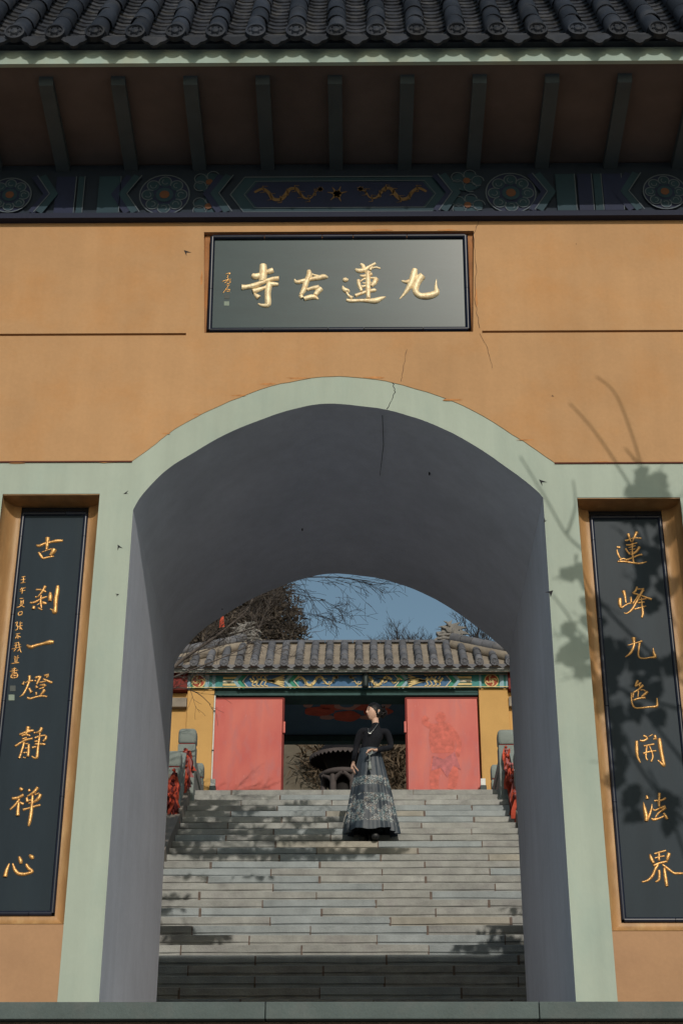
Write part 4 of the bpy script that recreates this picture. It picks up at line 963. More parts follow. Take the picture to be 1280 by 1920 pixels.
# roof of the inner gate
EY = FY-.26; EZ = fz(1246, EY)                          # eave line
FA = R_(40); FP_ = .2185
RIDX0, RIDX1 = at(468, 1205, EY+1.0).x, at(838, 1205, EY+1.0).x
def rf(s, up=0, x=0): return Vector((x, EY + s*math.cos(FA) - up*math.sin(FA), EZ + s*math.sin(FA) + up*math.cos(FA)))
FSL = 1.02                                              # slope length to the ridge wall
fcov, fpan = make_tile_meshes(.058, .24, FP_, .12)
fdisc = eave_disc_mesh(.062); fdrip = drip_mesh(.106, .07)
for me, mt in ((fcov, 'far_tile'), (fpan, 'far_pan'), (fdisc, 'far_tile'), (fdrip, 'far_tile')): me.materials.append(MATS[mt])
EX0, EX1 = RIDX0-1.25, RIDX1+1.25
def slen(x):                                            # how far up the front slope runs at x (hips at the ends)
    d = max(RIDX0-x, x-RIDX1, 0); return FSL*max(0, 1-d/1.25)
nx = int((EX1-EX0)/FP_); x_first = at(645, 1243, EY).x
i0 = math.ceil((EX0-x_first)/FP_); i1 = math.floor((EX1-x_first)/FP_)
for i in range(i0, i1+1):
    x = x_first + i*FP_; L = slen(x)
    for k in range(int(L/.24 + .6)): inst('cover_tile', fcov, IG, rf(k*.24, .03, x), (FA+random.uniform(-.02, .02), random.uniform(-.04, .04), 0))
    xp = x+FP_/2; L = slen(xp)
    for k in range(int(L/.12 + .8)): inst('pan_tile', fpan, IG, rf(k*.12, .022, xp), (FA-.11, 0, 0))
    inst('eave_disc', fdisc, IG, rf(-.01, .03, x)+Vector((0, -.03, 0)), (R_(-8), random.uniform(-.3, .3), 0))
    inst('drip_tile', fdrip, IG, rf(-.02, .01, xp)+Vector((0, -.02, -.01)), (R_(-12), 0, 0))
MB().box((EX0-.1, EY+.05, fz(1260, EY+.05)), (EX1+.1, EY+.075, EZ-.01)).build('eave_board', 'eave_pale', IG)
sz0 = fz(1261.5, EY+.09); sq_ = MB(); y0_, y1_ = EY+.077, FY-.05
sq_.add([(EX0-.1, y0_, sz0), (EX1+.1, y0_, sz0), (EX1+.1, y1_, BT+.055), (EX0-.1, y1_, BT+.055), (EX0-.1, y0_, sz0+.03), (EX1+.1, y0_, sz0+.03), (EX1+.1, y1_, BT+.09), (EX0-.1, y1_, BT+.09)],
    [(0, 3, 2, 1), (4, 5, 6, 7), (0, 1, 5, 4), (1, 2, 6, 5), (2, 3, 7, 6), (3, 0, 4, 7)]); sq_.build('eave_soffit', 'red_trim', IG)
tp = rf(FSL, -.02); HY = tp.y + .16                      # ridge
rm = MB()
e0, e1 = rf(0, -.02, EX0), rf(0, -.02, EX1); BKY = 2*HY-EY
rm.add([e0, e1, rf(FSL, -.02, RIDX1), rf(FSL, -.02, RIDX0), (EX0, BKY, EZ), (EX1, BKY, EZ), (RIDX1, 2*HY-tp.y, tp.z), (RIDX0, 2*HY-tp.y, tp.z), (EX0, EY+.02, EZ-.03), (EX1, EY+.02, EZ-.03)],
       [(0, 1, 2, 3), (5, 4, 7, 6), (1, 5, 6, 2), (4, 0, 3, 7), (3, 2, 6, 7), (4, 5, 9, 8), (0, 8, 9, 1)])
rm.build('roof_bed', 'mortar', IG)
RT = at(640, 1204, HY).z
rw = MB(); rw.box((RIDX0-.1, tp.y+.03, tp.z-.06), (RIDX1+.1, 2*HY-tp.y-.03, RT-.075)); rw.build('ridge_wall', 'mortar', IG)
xs = RIDX0-.1
while xs < RIDX1+.05:
    e = min(xs+.42, RIDX1+.1); m = MB(); m.bbox((xs+.003, tp.y-.01, RT-.074), (e-.003, 2*HY-tp.y+.01, RT-.045), .006); m.build('ridge_course', 'far_tile', IG)
    m = MB(); m.tube([(xs+.004, HY, RT-.044), (e-.004, HY, RT-.044)], .075, 12); m.build('ridge_cap_tile', 'far_tile', IG); xs += .42
# hip ridges
for sg, rx, exx in ((-1, RIDX0, EX0), (1, RIDX1, EX1)):
    a = rf(FSL*.96, .10, rx+sg*.06); b = rf(.10, .10, exx-sg*.12); n = 7
    for k in range(n):
        p = a.lerp(b, k/n); q = a.lerp(b, (k+.93)/n); up = .05*(k/n)**2
        m = MB(); m.tube([p+Vector((0, 0, up)), q+Vector((0, 0, up))], [.085, .08], 8); m.build('hip_ridge_tile', 'far_tile', IG)
    m = MB(); m.tube([a+Vector((0, .02, -.10)), b+Vector((0, .02, -.08))], .10, 6); m.build('hip_mortar', 'mortar', IG)
# dragon-head ridge ends
def ridge_beast(cx, sg, seed):
    rr = random.Random(seed); y0, z0 = HY, RT-.10
    def pt(u, v): return (cx+sg*u, z0+v)
    body = MB(); out = [(-.16, .0), (-.20, .12), (-.13, .17), (-.17, .24), (-.08, .25), (-.09, .33), (.0, .36), (.03, .42), (.09, .35), (.16, .36), (.16, .27), (.22, .22), (.17, .15), (.20, .05), (.16, 0)]
    o = [pt(*p) for p in out]; o = o if sg < 0 else o[::-1]
    body.prism(o, y0-.06, y0+.06); body.build('ridge_beast', 'ridge_stone', IG)
    jaw = MB()
    for k in range(3): jaw.tube([(*pt(-.17+.02*k, .06+.06*k)[:1], y0-.07, pt(0, .06+.06*k)[1]), (pt(-.05, 0)[0], y0-.085, pt(0, .08+.05*k)[1]), (pt(.05, 0)[0], y0-.07, pt(0, .05+.07*k)[1])], [.02, .03, .02], 6)
    for k in range(12):
        a = rr.uniform(0, 6.28); r = rr.uniform(.03, .14); c = pt(.01+r*math.cos(a), .19+r*math.sin(a)*1.1); e = pt(.01+(r+.09)*math.cos(a+.5), .19+(r+.09)*math.sin(a+.5)*1.1)
        jaw.tube([(c[0], y0-.07, c[1]), ((c[0]+e[0])/2, y0-.10, (c[1]+e[1])/2), (e[0], y0-.05, e[1])], [.022, .018, .004], 5)
    jaw.build('beast_curls', 'ridge_stone', IG)
    eye = MB(); c = pt(-.02, .24); eye.lathe([(.001, -.02), (.018, -.01), (.022, 0), (.018, .01), (.001, .02)], (c[0], y0-.075, c[1]), 8); eye.build('beast_eye', 'dark_metal', IG)
    fin = MB()
    for k in range(6):
        a = R_(100-26*k); c = pt(.05+.15*math.cos(a), .20+.16*math.sin(a)); e = pt(.05+.30*math.cos(a-.3), .20+.27*math.sin(a-.3))
        dx, dz = e[0]-c[0], e[1]-c[1]
        fin.add([(c[0]-dz*.25, y0-.03, c[1]+dx*.25), (c[0]+dz*.25, y0-.03, c[1]-dx*.25), (e[0], y0-.01, e[1]), (c[0]-dz*.25, y0+.03, c[1]+dx*.25), (c[0]+dz*.25, y0+.03, c[1]-dx*.25), (e[0], y0+.01, e[1])],
                [(0, 1, 2), (5, 4, 3), (0, 2, 5, 3), (1, 4, 5, 2)])
    fin.build('beast_fins', 'ridge_stone', IG)
ridge_beast(RIDX1+.0, 1, 4); ridge_beast(RIDX0-.0, -1, 8)
# small lamp hung under the eave
lp = at(685, 1274, EY+.12); LM = empty('eave_lamp', (lp.x, lp.y, lp.z-.1), 'small dark cylindrical lamp hanging below the eave in front of the painted beam', 'lamp')
MB().lathe([(.001, .125), (.03, .12), (.042, .10), (.046, .02), (.045, -.10), (.04, -.125), (.001, -.128)], lp, 16).build('housing', 'dark_metal', LM)
MB().lathe([(.001, .14), (.035, .139), (.035, .126), (.001, .124)], lp, 12).build('cap', 'white', LM)
MB().tube([lp+Vector((0, 0, .13)), lp+Vector((0, .02, .24))], .008, 6).build('rod', 'dark_metal', LM)
w = empty('cable', (lp.x, FB-.02, lp.z), 'thin dark cable sagging across the painted beam of the inner gate', 'cable')
MB().tube(catmull([tuple(at(x, y, FB-.03)) for x, y in ((690, 1268), (698, 1290), (705, 1272), (745, 1277), (800, 1268), (860, 1266))], 4), .006, 5).build('wire', 'dark_metal', w)

# unseen walls added beside the court to keep sky light off the lower steps
for sx, nm in ((-1, 'left'), (1, 'right')):
    W_ = empty('sky_block_wall', (sx*2.75, 4.6, -.06), 'dark stone wall added to block sky light behind the gate on the %s' % nm, 'wall', 'added sky-blocking walls behind the gate')
    a, b = sorted((sx*2.45, sx*2.85))
    MB().box((a, DEP+.01, -.1), (b, 8.4, 4.1)).build('masonry', 'curb', W_); MB().box((a-.08, DEP+.01, 4.102), (b+.08, 8.45, 4.3)).build('coping', 'tile', W_)

# ================================================================== planting
SUNV = Vector((.18, -1.0, .536))
def grow(mb, p, d, L, r, lev, rr, droop=0.0, kids=4, spread=.8, nseg=5):
    """one bare branch and its twigs"""
    pts = [Vector(p)]; d = d.normalized()
    for i in range(nseg):
        d = (d + Vector((rr.uniform(-1, 1), rr.uniform(-1, 1), rr.uniform(-1, 1)))*.16 + Vector((0, 0, -droop*.25))).normalized()
        pts.append(pts[-1] + d*L/nseg)
    mb.tube(pts, [max(r*(1-.75*i/nseg), .0022) for i in range(nseg+1)], 5 if r > .012 else (4 if r > .006 else 3), cap=False)
    if lev > 0:
        for k in range(kids):
            t = rr.uniform(.2, 1); i = min(int(t*nseg), nseg-1); q = pts[i].lerp(pts[i+1], t*nseg-i)
            ax = Vector((rr.uniform(-1, 1), rr.uniform(-1, 1), rr.uniform(-.6, 1))).normalized()
            grow(mb, q, ((pts[i+1]-pts[i]).normalized() + ax*spread), L*rr.uniform(.4, .65), r*.55, lev-1, rr, droop, kids, spread, nseg)
def limb(mb, path, r0, r1, rr, twigs, tl, lev=2, droop=0., bias=Vector((0, 0, 0))):
    P = [Vector(p) for p in catmull([tuple(q) for q in path], 5)]; n = len(P)
    mb.tube(P, [r0+(r1-r0)*i/(n-1) for i in range(n)], 6, cap=False)
    for k in range(twigs):
        i = rr.randint(1, n-2); d = (P[i+1]-P[i]).normalized()
        grow(mb, P[i], d*.7 + bias + Vector((rr.uniform(-1, 1), rr.uniform(-.8, .8), rr.uniform(-.7, .8)))*.8, tl*rr.uniform(.5, 1.2), max(r1*.6, .004), lev, rr, droop, 4, .8)

# bare tree left of the stairs, its limbs crossing the opening
rr = random.Random(21); TY = 12.35
BTREE = empty('bare_tree', (-3.0, TY, 4.3), 'bare grey tree left of the stairs, twigs crossing the inner gate roof', 'tree')
tk = MB(); base = Vector((-3.05, TY+.1, 4.2))
trunk = [base, base+Vector((.1, 0, 1.0)), at(292, 1290, TY), at(270, 1180, TY), at(300, 1080, TY), at(345, 1020, TY)]
P = [Vector(p) for p in catmull([tuple(q) for q in trunk], 5)]; tk.tube(P, [.11*(1-.75*i/len(P)) for i in range(len(P))], 10); tk.build('trunk', 'bark_pale', BTREE)
lb = MB()
limb(lb, [at(294, 1290, TY), at(335, 1243, TY), at(400, 1197, TY-.1), at(432, 1172, TY-.15), at(462, 1145, TY-.2), at(480, 1108, TY-.2)], .026, .008, rr, 16, .55)
limb(lb, [at(296, 1288, TY), at(330, 1268, TY-.2), at(420, 1232, TY-.3), at(470, 1205, TY-.3), at(490, 1165, TY-.3)], .013, .004, rr, 12, .45)
limb(lb, [at(340, 1240, TY), at(380, 1222, TY+.1), at(440, 1205, TY+.2), at(540, 1200, TY+.2)], .008, .003, rr, 9, .4)
limb(lb, [at(400, 1197, TY-.1), at(440, 1188, TY), at(478, 1177, TY), at(500, 1168, TY)], .010, .004, rr, 10, .4)
limb(lb, [at(300, 1300, TY), at(335, 1290, TY-.3), at(370, 1300, TY-.4), at(395, 1322, TY-.4)], .010, .003, rr, 8, .35, 1)
lb.build('branches', 'bark_pale', BTREE)
ub = MB()
limb(ub, [at(345, 1022, TY), at(400, 1060, TY), at(470, 1078, TY), at(560, 1082, TY), at(640, 1083, TY), at(722, 1096, TY)], .016, .004, rr, 26, .6, 2, .25, Vector((.25, 0, -.35)))
limb(ub, [at(345, 1025, TY), at(380, 1080, TY), at(440, 1100, TY), at(500, 1128, TY), at(560, 1150, TY)], .012, .004, rr, 16, .55, 2, .2, Vector((.2, 0, -.1)))
limb(ub, [at(400, 1058, TY), at(480, 1090, TY), at(540, 1110, TY), at(610, 1125, TY)], .010, .003, rr, 12, .5, 2, .3, Vector((.2, 0, -.4)))
ub.build('upper_branches', 'twig', BTREE)
rt_ = at(417, 1163, TY-.12)
rbn = empty('tree_ribbon', rt_, 'small orange-red cloth strip tied to a branch of the bare tree', 'ribbon')
m = MB(); m.add([rt_+Vector((-.015, 0, .06)), rt_+Vector((.012, 0, .05)), rt_+Vector((-.035, .0, -.02)), rt_+Vector((.02, -.01, -.02)), rt_+Vector((-.04, .01, -.10)), rt_+Vector((.03, 0, -.09))], [(0, 1, 3, 2), (2, 3, 5, 4)]); m.build('cloth', 'ribbon', rbn)

def blades(mb, c, rad, n, rr, ln, wd, shell=.35, up=0.0):
    """n slender leaf/twig faces spread through an uneven ball"""
    for _ in range(n):
        v = Vector((rr.gauss(0, 1), rr.gauss(0, 1), rr.gauss(0, 1))).normalized()
        q = (rr.random())**shell; f = 1 + .35*noise.noise(v*2.2+Vector(c))
        p = Vector(c) + Vector((v.x*rad[0], v.y*rad[1], v.z*rad[2]))*q*f
        d = (Vector((rr.gauss(0, 1), rr.gauss(0, 1), rr.gauss(0, 1)+up)) + v*.6).normalized(); w = d.orthogonal().normalized()
        w = (w*math.cos(rr.random()*6.28) + d.cross(w)*math.sin(rr.random()*6.28)); l = ln*rr.uniform(.5, 1.3); k = wd*rr.uniform(.5, 1.4)
        mb.add([p, p+d*l*.5+w*k, p+d*l, p+d*l*.5-w*k], [(0, 1, 2, 3)])

# evergreen behind the inner gate roof on the left
def crown_tree(name, label, base, trunk_top, r, lumps, n, ln, wd, mat, seed, group=None, twigs=0):
    rr = random.Random(seed); T = empty(name, base, label, 'tree', group)
    tm_ = MB(); b = Vector(base); t = Vector(trunk_top); tm_.tube([b, b.lerp(t, .5)+Vector((.05, 0, 0)), t], [r, r*.8, r*.4], 8); tm_.build('trunk', 'bark', T)
    cm = MB()
    for c, rad in lumps:
        blades(cm, c, rad, int(n*rad[0]*rad[2]), rr, ln, wd)
        grow(cm, t, Vector(c)-t, (Vector(c)-t).length, r*.35, 1, rr)
    cm.build('crown', mat, T); return T
def px_lump(px, py, Y, rx, rz, ry=None): return (at(px, py, Y), (rx, ry or rx, rz))
EYY = 24.5
crown_tree('evergreen_tree', 'large brownish evergreen rising behind the left end of the tiled roof', (at(430, 1300, EYY).x, EYY, TOPZ-.1), at(440, 1150, EYY), .22,
    [px_lump(430, 1150, EYY, 1.0, .8), px_lump(500, 1140, EYY, .65, .75), px_lump(530, 1175, EYY-.3, .45, .5), px_lump(370, 1185, EYY, 1.0, .8), px_lump(470, 1195, EYY-.4, .9, .5), px_lump(320, 1210, EYY, 1.0, .9), px_lump(505, 1110, EYY, .35, .35), px_lump(555, 1192, EYY, .25, .22)],
    6500, .15, .016, 'leaf_ever', 31)
# far bare trees on the skyline to the right
for j, (px, Y, hpx, label) in enumerate(((745, 55, 28, 'small bare tree on the skyline, leftmost right of the ridge middle'), (775, 58, 24, 'second small bare tree on the skyline above the ridge'), (805, 62, 20, 'third small bare tree on the skyline beside the ridge beast'),
                              (880, 46, 44, 'bare tree just right of the ridge beast'), (915, 44, 40, 'bare tree above the right hip of the tiled roof'), (945, 42, 34, 'bare tree half hidden by the arch on the right'))):
    rr = random.Random(50+j); top = at(px, 1206-hpx, Y); b = Vector((top.x, Y, TOPZ-.1)); T = empty('skyline_tree', b, label, 'tree', 'bare trees on the skyline')
    m = MB(); t = Vector((top.x, Y, top.z-1.4)); m.tube([b, t], [.12, .06], 6); m.build('trunk', 'twig', T)
    c = MB()
    for _ in range(14): grow(c, t+Vector((0, 0, rr.uniform(-1.2, .3))), Vector((rr.uniform(-1, 1), rr.uniform(-.6, .6), rr.uniform(.3, 1.2))), rr.uniform(.8, 1.5), .03, 3, rr, 0, 4, .7, 4)
    c.build('crown', 'twig', T)

# wooded bank and burner in the court beyond the inner gate
hb = MB(); HB = 23.4
for i in range(10):
    pass
hb.add([(-14, HB-2, TOPZ-.2), (14, HB-2, TOPZ-.2), (14, HB+.3, TOPZ+4.6), (-14, HB+.3, TOPZ+4.6), (14, HB+8, TOPZ+4.8), (-14, HB+8, TOPZ+4.8)], [(0, 1, 2, 3), (3, 2, 4, 5)])
hb.build('bank', 'earth', kind='structure')
rr = random.Random(77); sb = MB()
for _ in range(44):
    u = rr.random(); v = rr.random(); blades(sb, (-3.6+7.2*u, HB-1.9+2.0*v, TOPZ+1.3+3.2*v), (.55, .4, .5), 420, rr, .24, .02)
sb.build('bank_shrubs', 'leaf_dry', kind='stuff', label='brown winter shrubs covering the bank beyond the inner gate', cat='shrubs')

BC = at(643, 1483, 20.2); BN = empty('incense_burner', (BC.x, 20.2, TOPZ), 'round incense burner with a dark scalloped canopy seen through the inner gate', 'burner')
bzz = at(643, 1404, 19.6).z; R0 = at(705, 1420, 20.2).x - BC.x
cn = MB(); cn.lathe([(R0*.985, bzz-.005), (R0*.8, bzz+.03), (.36, bzz+.05), (.30, bzz-.1), (.2, bzz-.24)], (BC.x, 20.2, 0), 32)
cn.lathe([(R0, bzz+.01), (R0*.7, bzz+.16), (R0*.3, bzz+.42), (.05, bzz+.6), (.01, bzz+.75)], (BC.x, 20.2, 0), 32); cn.build('canopy', 'bronze', BN)
fr = MB(); N = 44
for k in range(N):
    a, b, c = (2*math.pi*(k+q)/N for q in (0, .5, 1)); w = lambda t, z, q=1.0: (BC.x+R0*q*math.cos(t), 20.2+R0*q*math.sin(t), z)
    fr.add([w(a, bzz+.03, 1.02), w(a, bzz-.012, 1.02), w(b, bzz-.055, 1.02), w(c, bzz-.012, 1.02), w(c, bzz+.03, 1.02)], [(0, 1, 2, 3, 4)])
    fr.add([w(a, bzz+.03, 1.0), w(a, bzz-.012, 1.0), w(b, bzz-.055, 1.0), w(c, bzz-.012, 1.0), w(c, bzz+.03, 1.0)], [(4, 3, 2, 1, 0)])
fr.build('fringe', 'burner_stone', BN)
for k in range(6):
    a = 2*math.pi*(k+.5)/6 + .52; c = Vector((BC.x+.33*math.cos(a), 20.2+.33*math.sin(a), 0)); m = MB()
    m.tube([c+Vector((0, 0, TOPZ+.5)), c+Vector((0, 0, bzz-.32))], .055, 10)
    t = Vector((-math.sin(a), math.cos(a), 0))
    for s in (-1, 1): m.tube([c+Vector((0, 0, bzz-.52)), c+t*s*.06+Vector((0, 0, bzz-.40)), c+t*s*.15+Vector((0, 0, bzz-.345)), c+t*s*.19+Vector((0, 0, bzz-.34))], [.03, .04, .045, .04], 8)
    m.build('column', 'burner_stone', BN)
ring_ = MB(); ring_.lathe([(.28, bzz-.34), (.40, bzz-.34), (.42, bzz-.28), (.36, bzz-.24), (.24, bzz-.24)], (BC.x, 20.2, 0), 24); ring_.build('ring_beam', 'burner_stone', BN)
dr = MB(); dr.lathe([(.30, TOPZ), (.46, TOPZ+.02), (.42, TOPZ+.2), (.46, TOPZ+.45), (.40, TOPZ+.5), (.01, TOPZ+.5)], (BC.x, 20.2, 0), 24); dr.build('drum', 'bronze', BN)
dr = MB(); dr.lathe([(.22, TOPZ+.5), (.24, TOPZ+.8), (.22, bzz-.25)], (BC.x, 20.2, 0), 18); dr.build('inner_flue', 'bronze', BN)

# ------------------------------------------------------------------ trees whose shade falls into view
def stair_pt(px, py):
    d = _fw + _r2*((px-640)/FPX) - _u2*((py-960)/FPX); sl_ = SH/ST
    t = (SZ0 + (CAM.y-SY0)*sl_ - CAM.z)/(d.z - d.y*sl_); return CAM + d*t
rr = random.Random(91)
YT = empty('courtyard_tree', (-3.3, 6.9, .8), 'tree behind the left jamb of the arch, shading the upper stairs', 'tree')
tr = MB(); top = Vector((-3.0, 7.2, 6.9)); tr.tube([(-3.3, 6.9, .6), (-3.3, 6.9, 2.5), (-3.2, 7.0, 4.8), top], [.16, .13, .11, .08], 10); tr.build('trunk', 'bark', YT)
YR = empty('courtyard_tree', (3.9, 5.2, .1), 'tree behind the right jamb of the arch, shading the lower right steps', 'tree')
tr = MB(); topr = Vector((3.6, 5.0, 5.2)); tr.tube([(3.9, 5.2, -.3), (3.9, 5.2, 2.5), (3.7, 5.1, 4.2), topr], [.14, .11, .09, .06], 10); tr.build('trunk', 'bark', YR)
cb = MB(); lf = MB(); cb2 = MB(); lf2 = MB()
spots = [(345, 1572, .20, 60), (375, 1573, .20, 60), (330, 1597, .18, 40), (400, 1598, .22, 80), (440, 1597, .2, 80), (490, 1598, .22, 90), (540, 1598, .22, 90), (590, 1598, .2, 70), (640, 1598, .2, 70), (690, 1597, .2, 50), (730, 1592, .15, 30),
         (500, 1572, .18, 50), (545, 1573, .18, 50), (590, 1571, .16, 40), (620, 1572, .14, 30), (415, 1545, .16, 50), (440, 1530, .14, 40), (395, 1556, .14, 50), (455, 1518, .12, 36), (520, 1530, .15, 26), (560, 1540, .15, 26), (610, 1535, .14, 20), (350, 1520, .14, 40), (380, 1500, .14, 36), (480, 1550, .14, 36), (560, 1505, .12, 16), (340, 1550, .14, 50), (320, 1585, .15, 50), (420, 1500, .13, 20), (360, 1537, .13, 30),
         (310, 1700, .16, 36), (325, 1740, .16, 40), (345, 1755, .14, 30), (400, 1755, .12, 18), (318, 1680, .14, 26), (360, 1640, .14, 10), (480, 1640, .14, 10),
         (360, 1512, .12, 40), (400, 1525, .12, 44), (430, 1512, .10, 30), (470, 1532, .12, 40), (500, 1515, .10, 24), (385, 1543, .12, 50), (455, 1560, .13, 50), (530, 1556, .12, 40), (600, 1555, .11, 30), (340, 1500, .11, 30), (320, 1560, .12, 50),
         (970, 1735, .16, 40), (955, 1765, .18, 50), (900, 1772, .16, 26), (980, 1700, .14, 26), (930, 1745, .12, 20)]
for (px, py, r, n) in spots:
    s = stair_pt(px, py); right = px > 850; c = s + SUNV*(rr.uniform(4.1, 4.3) if not right else rr.uniform(3.6, 3.9))
    blades(lf2 if right else lf, c, (r*1.5, r*.9, r*.34), int(n*4.5), rr, .10, .035, .5)
    if n > 14:
        hb_ = topr if right else top; (cb2 if right else cb).tube([hb_, hb_.lerp(c, .5)+Vector((0, 0, .25)), c], [.014, .009, .004], 5, cap=False)
for _ in range(60):
    px, py = rr.uniform(320, 660), rr.uniform(1490, 1600); c = stair_pt(px, py)+SUNV*rr.uniform(4.1, 4.4); grow(cb, c, Vector((rr.uniform(-1, 1), rr.uniform(-.5, .5), rr.uniform(-.5, .8))), .6, .008, 2, rr)
cb.build('branches', 'bark', YT); lf.build('foliage', 'leaf_dark', YT); cb2.build('branches', 'bark', YR); lf2.build('foliage', 'leaf_dark', YR)

# unseen dense evergreens added on both sides to dim sky light in the court
for sx, seed, label in ((-1, 5, 'dense dark evergreen added on the left to dim the court'), (1, 6, 'dense dark evergreen added on the right to dim the court')):
    rr = random.Random(seed); off = 0 if sx < 0 else 2.2; bx_ = sx*(4.4+off*.6)
    T = empty('sky_block_evergreen', (bx_, 5.0, 0), label, 'tree', 'evergreens added to dim the court'); m = MB(); m.tube([(bx_, 5, -.5), (bx_, 5, 4), (bx_, 5, 8)], [.25, .2, .08], 8); m.build('trunk', 'bark', T)
    cm = MB()
    for _ in range(24):
        c = (sx*(2.35+off*1.1+rr.uniform(0, 3.2)), rr.uniform(2.6, 8.4), rr.uniform(5.0, 9.5)); blades(cm, c, (.95, .9, .8), 650, rr, .34, .12, .5)
    cm.build('crown', 'leaf_dark', T)

# young tree in front of the gate on the right: its twigs and leaf bunches shade the right jamb and couplet
rr = random.Random(17); SD = 2.25
FT = empty('front_tree', (2.75, -2.3, GZ), 'small tree beside the front steps, its shade on the right jamb', 'tree')
w0 = lambda px, py, s=SD: at(px, py, 0) + SUNV*s
ftr = MB(); hub = w0(1300, 1260); ftr.tube([(2.75, -2.3, GZ-.05), (2.7, -2.3, -.5), (2.45, -2.28, 1.2), hub+Vector((.25, 0, -.1)), hub+Vector((.1, 0, .5))], [.07, .06, .045, .03, .02], 8); ftr.build('trunk', 'bark', FT)
fb = MB(); ff = MB()
def shoot(path, r0, r1):
    P = [Vector(p) for p in catmull([tuple(w0(*q)) for q in path], 5)]; fb.tube(P, [r0+(r1-r0)*i/(len(P)-1) for i in range(len(P))], 6, cap=False)
for path in ([(1280, 1130), (1235, 1000), (1205, 885), (1175, 790), (1150, 735), (1117, 707)], [(1240, 1010), (1190, 925), (1155, 870), (1110, 805), (1067, 757)], [(1300, 1240), (1180, 1130), (1100, 1040), (1060, 1000), (1020, 930), (975, 856)],
             [(1062, 1003), (1078, 950), (1074, 900)], [(1080, 1040), (1078, 1075)], [(1300, 1290), (1180, 1250), (1090, 1190), (1062, 1150), (1035, 1115)], [(1300, 1390), (1220, 1290), (1180, 1250)], [(1300, 1500), (1230, 1420), (1180, 1340), (1150, 1280)],
             [(1320, 1620), (1270, 1480), (1230, 1400)], [(1195, 870), (1170, 840)]):
    shoot(path, .0075, .004)
bunch = [(1205, 895, 7, 15), (1232, 905, 7, 15), (1190, 920, 6, 12), (1215, 925, 6, 12), (1240, 925, 5, 12), (1075, 1075, 5, 9), (1090, 1070, 5, 9), (1063, 1078, 3, 7), (1065, 1180, 4, 9), (1080, 1210, 7, 13), (1098, 1225, 6, 12), (1060, 1225, 5, 11), (1088, 1255, 4, 9), (1072, 1235, 5, 11),
         (1200, 985, 9, 18), (1225, 1020, 9, 18), (1215, 1060, 8, 16), (1235, 1090, 7, 15), (1245, 1000, 8, 17), (1100, 1090, 7, 14), (1105, 1130, 6, 14), (1110, 1160, 8, 16), (1130, 1120, 8, 16), (1145, 1170, 10, 19), (1160, 1205, 10, 19), (1150, 1240, 9, 18), (1140, 1270, 7, 14), (1175, 1180, 7, 15),
         (1205, 1195, 7, 15), (1235, 1205, 7, 14), (1240, 1250, 6, 13), (1215, 1235, 5, 12), (1170, 1300, 6, 13), (1205, 1290, 6, 12), (1165, 1340, 7, 15), (1180, 1385, 7, 14), (1170, 1420, 6, 14), (1200, 1450, 7, 15), (1205, 1490, 5, 12), (1250, 1300, 5, 12), (1265, 1460, 8, 17), (1270, 1500, 7, 15), (1115, 1255, 5, 12), (1112, 1215, 6, 13), (1125, 1090, 5, 12), (1265, 1060, 8, 17), (1262, 960, 6, 15), (1275, 1200, 7, 16)]
for (px, py, n, rad) in bunch:
    grow(fb, w0(px+rr.uniform(-8, 8), py+rr.uniform(-8, 8)), Vector((rr.uniform(-1, 1), rr.uniform(-.3, .3), rr.uniform(-.6, 1))), .10, .002, 1, rr, 0, 3, .8, 4)
    for _ in range(int(n*3.6)):
        a = rr.uniform(0, 6.28); q = rr.random()**.6*rad; p = w0(px+q*math.cos(a), py+q*math.sin(a)*1.1, SD+rr.uniform(-.14, .14))
        d = Vector((rr.uniform(-.7, .7), rr.uniform(-.5, .5), rr.uniform(-1, .2))).normalized(); w = d.cross(Vector((rr.uniform(-.3, .3), -1, .5))).normalized(); l = rr.uniform(.03, .07); k = l*.30
        ff.add([p-d*l*.5, p-d*l*.1+w*k, p+d*l*.25+w*k*.8, p+d*l*.6, p+d*l*.25-w*k*.8, p-d*l*.1-w*k], [(0, 1, 2, 3), (0, 3, 4, 5)])
fb.build('branches', 'bark', FT); ff.build('foliage', 'leaf_dark', FT)

# ================================================================== woman on the stairs
WK = 18; WY = tread(WK)[0] + .10; WZ = tread(WK)[1]
WO = Vector((at(697, 1570, WY).x, WY, WZ))
PERSON = empty('person', WO, 'woman in a black sweater and long dark brocade skirt standing on the stairs, looking left', 'person')
def L_(px, py, dy=0.0): return at(px, py, WY+dy) - WO
def eval_mesh(o):
    dg = bpy.context.evaluated_depsgraph_get(); me = bpy.data.meshes.new_from_object(o.evaluated_get(dg)); return me
def skin_chains(chains, subdiv=2):
    """chains: list of lists of (pos, radius or (rx, ry)); each chain its own skin, returned as verts/faces"""
    V = []; F = []
    for ch in chains:
        me = bpy.data.meshes.new('tmp'); me.from_pydata([Vector(p[0]) for p in ch], [(i, i+1) for i in range(len(ch)-1)], [])
        o = bpy.data.objects.new('tmp', me); col.objects.link(o)
        o.modifiers.new('s', 'SKIN'); o.modifiers.new('d', 'SUBSURF').levels = subdiv
        for v, p in zip(me.skin_vertices[0].data, ch):
            v.radius = p[1] if isinstance(p[1], (tuple, list)) else (p[1], p[1])
        me.skin_vertices[0].data[0].use_root = True
        ev = eval_mesh(o); n = len(V); V += [v.co.copy() for v in ev.vertices]; F += [[i+n for i in p.vertices] for p in ev.polygons]
        bpy.data.objects.remove(o); 
    return V, F
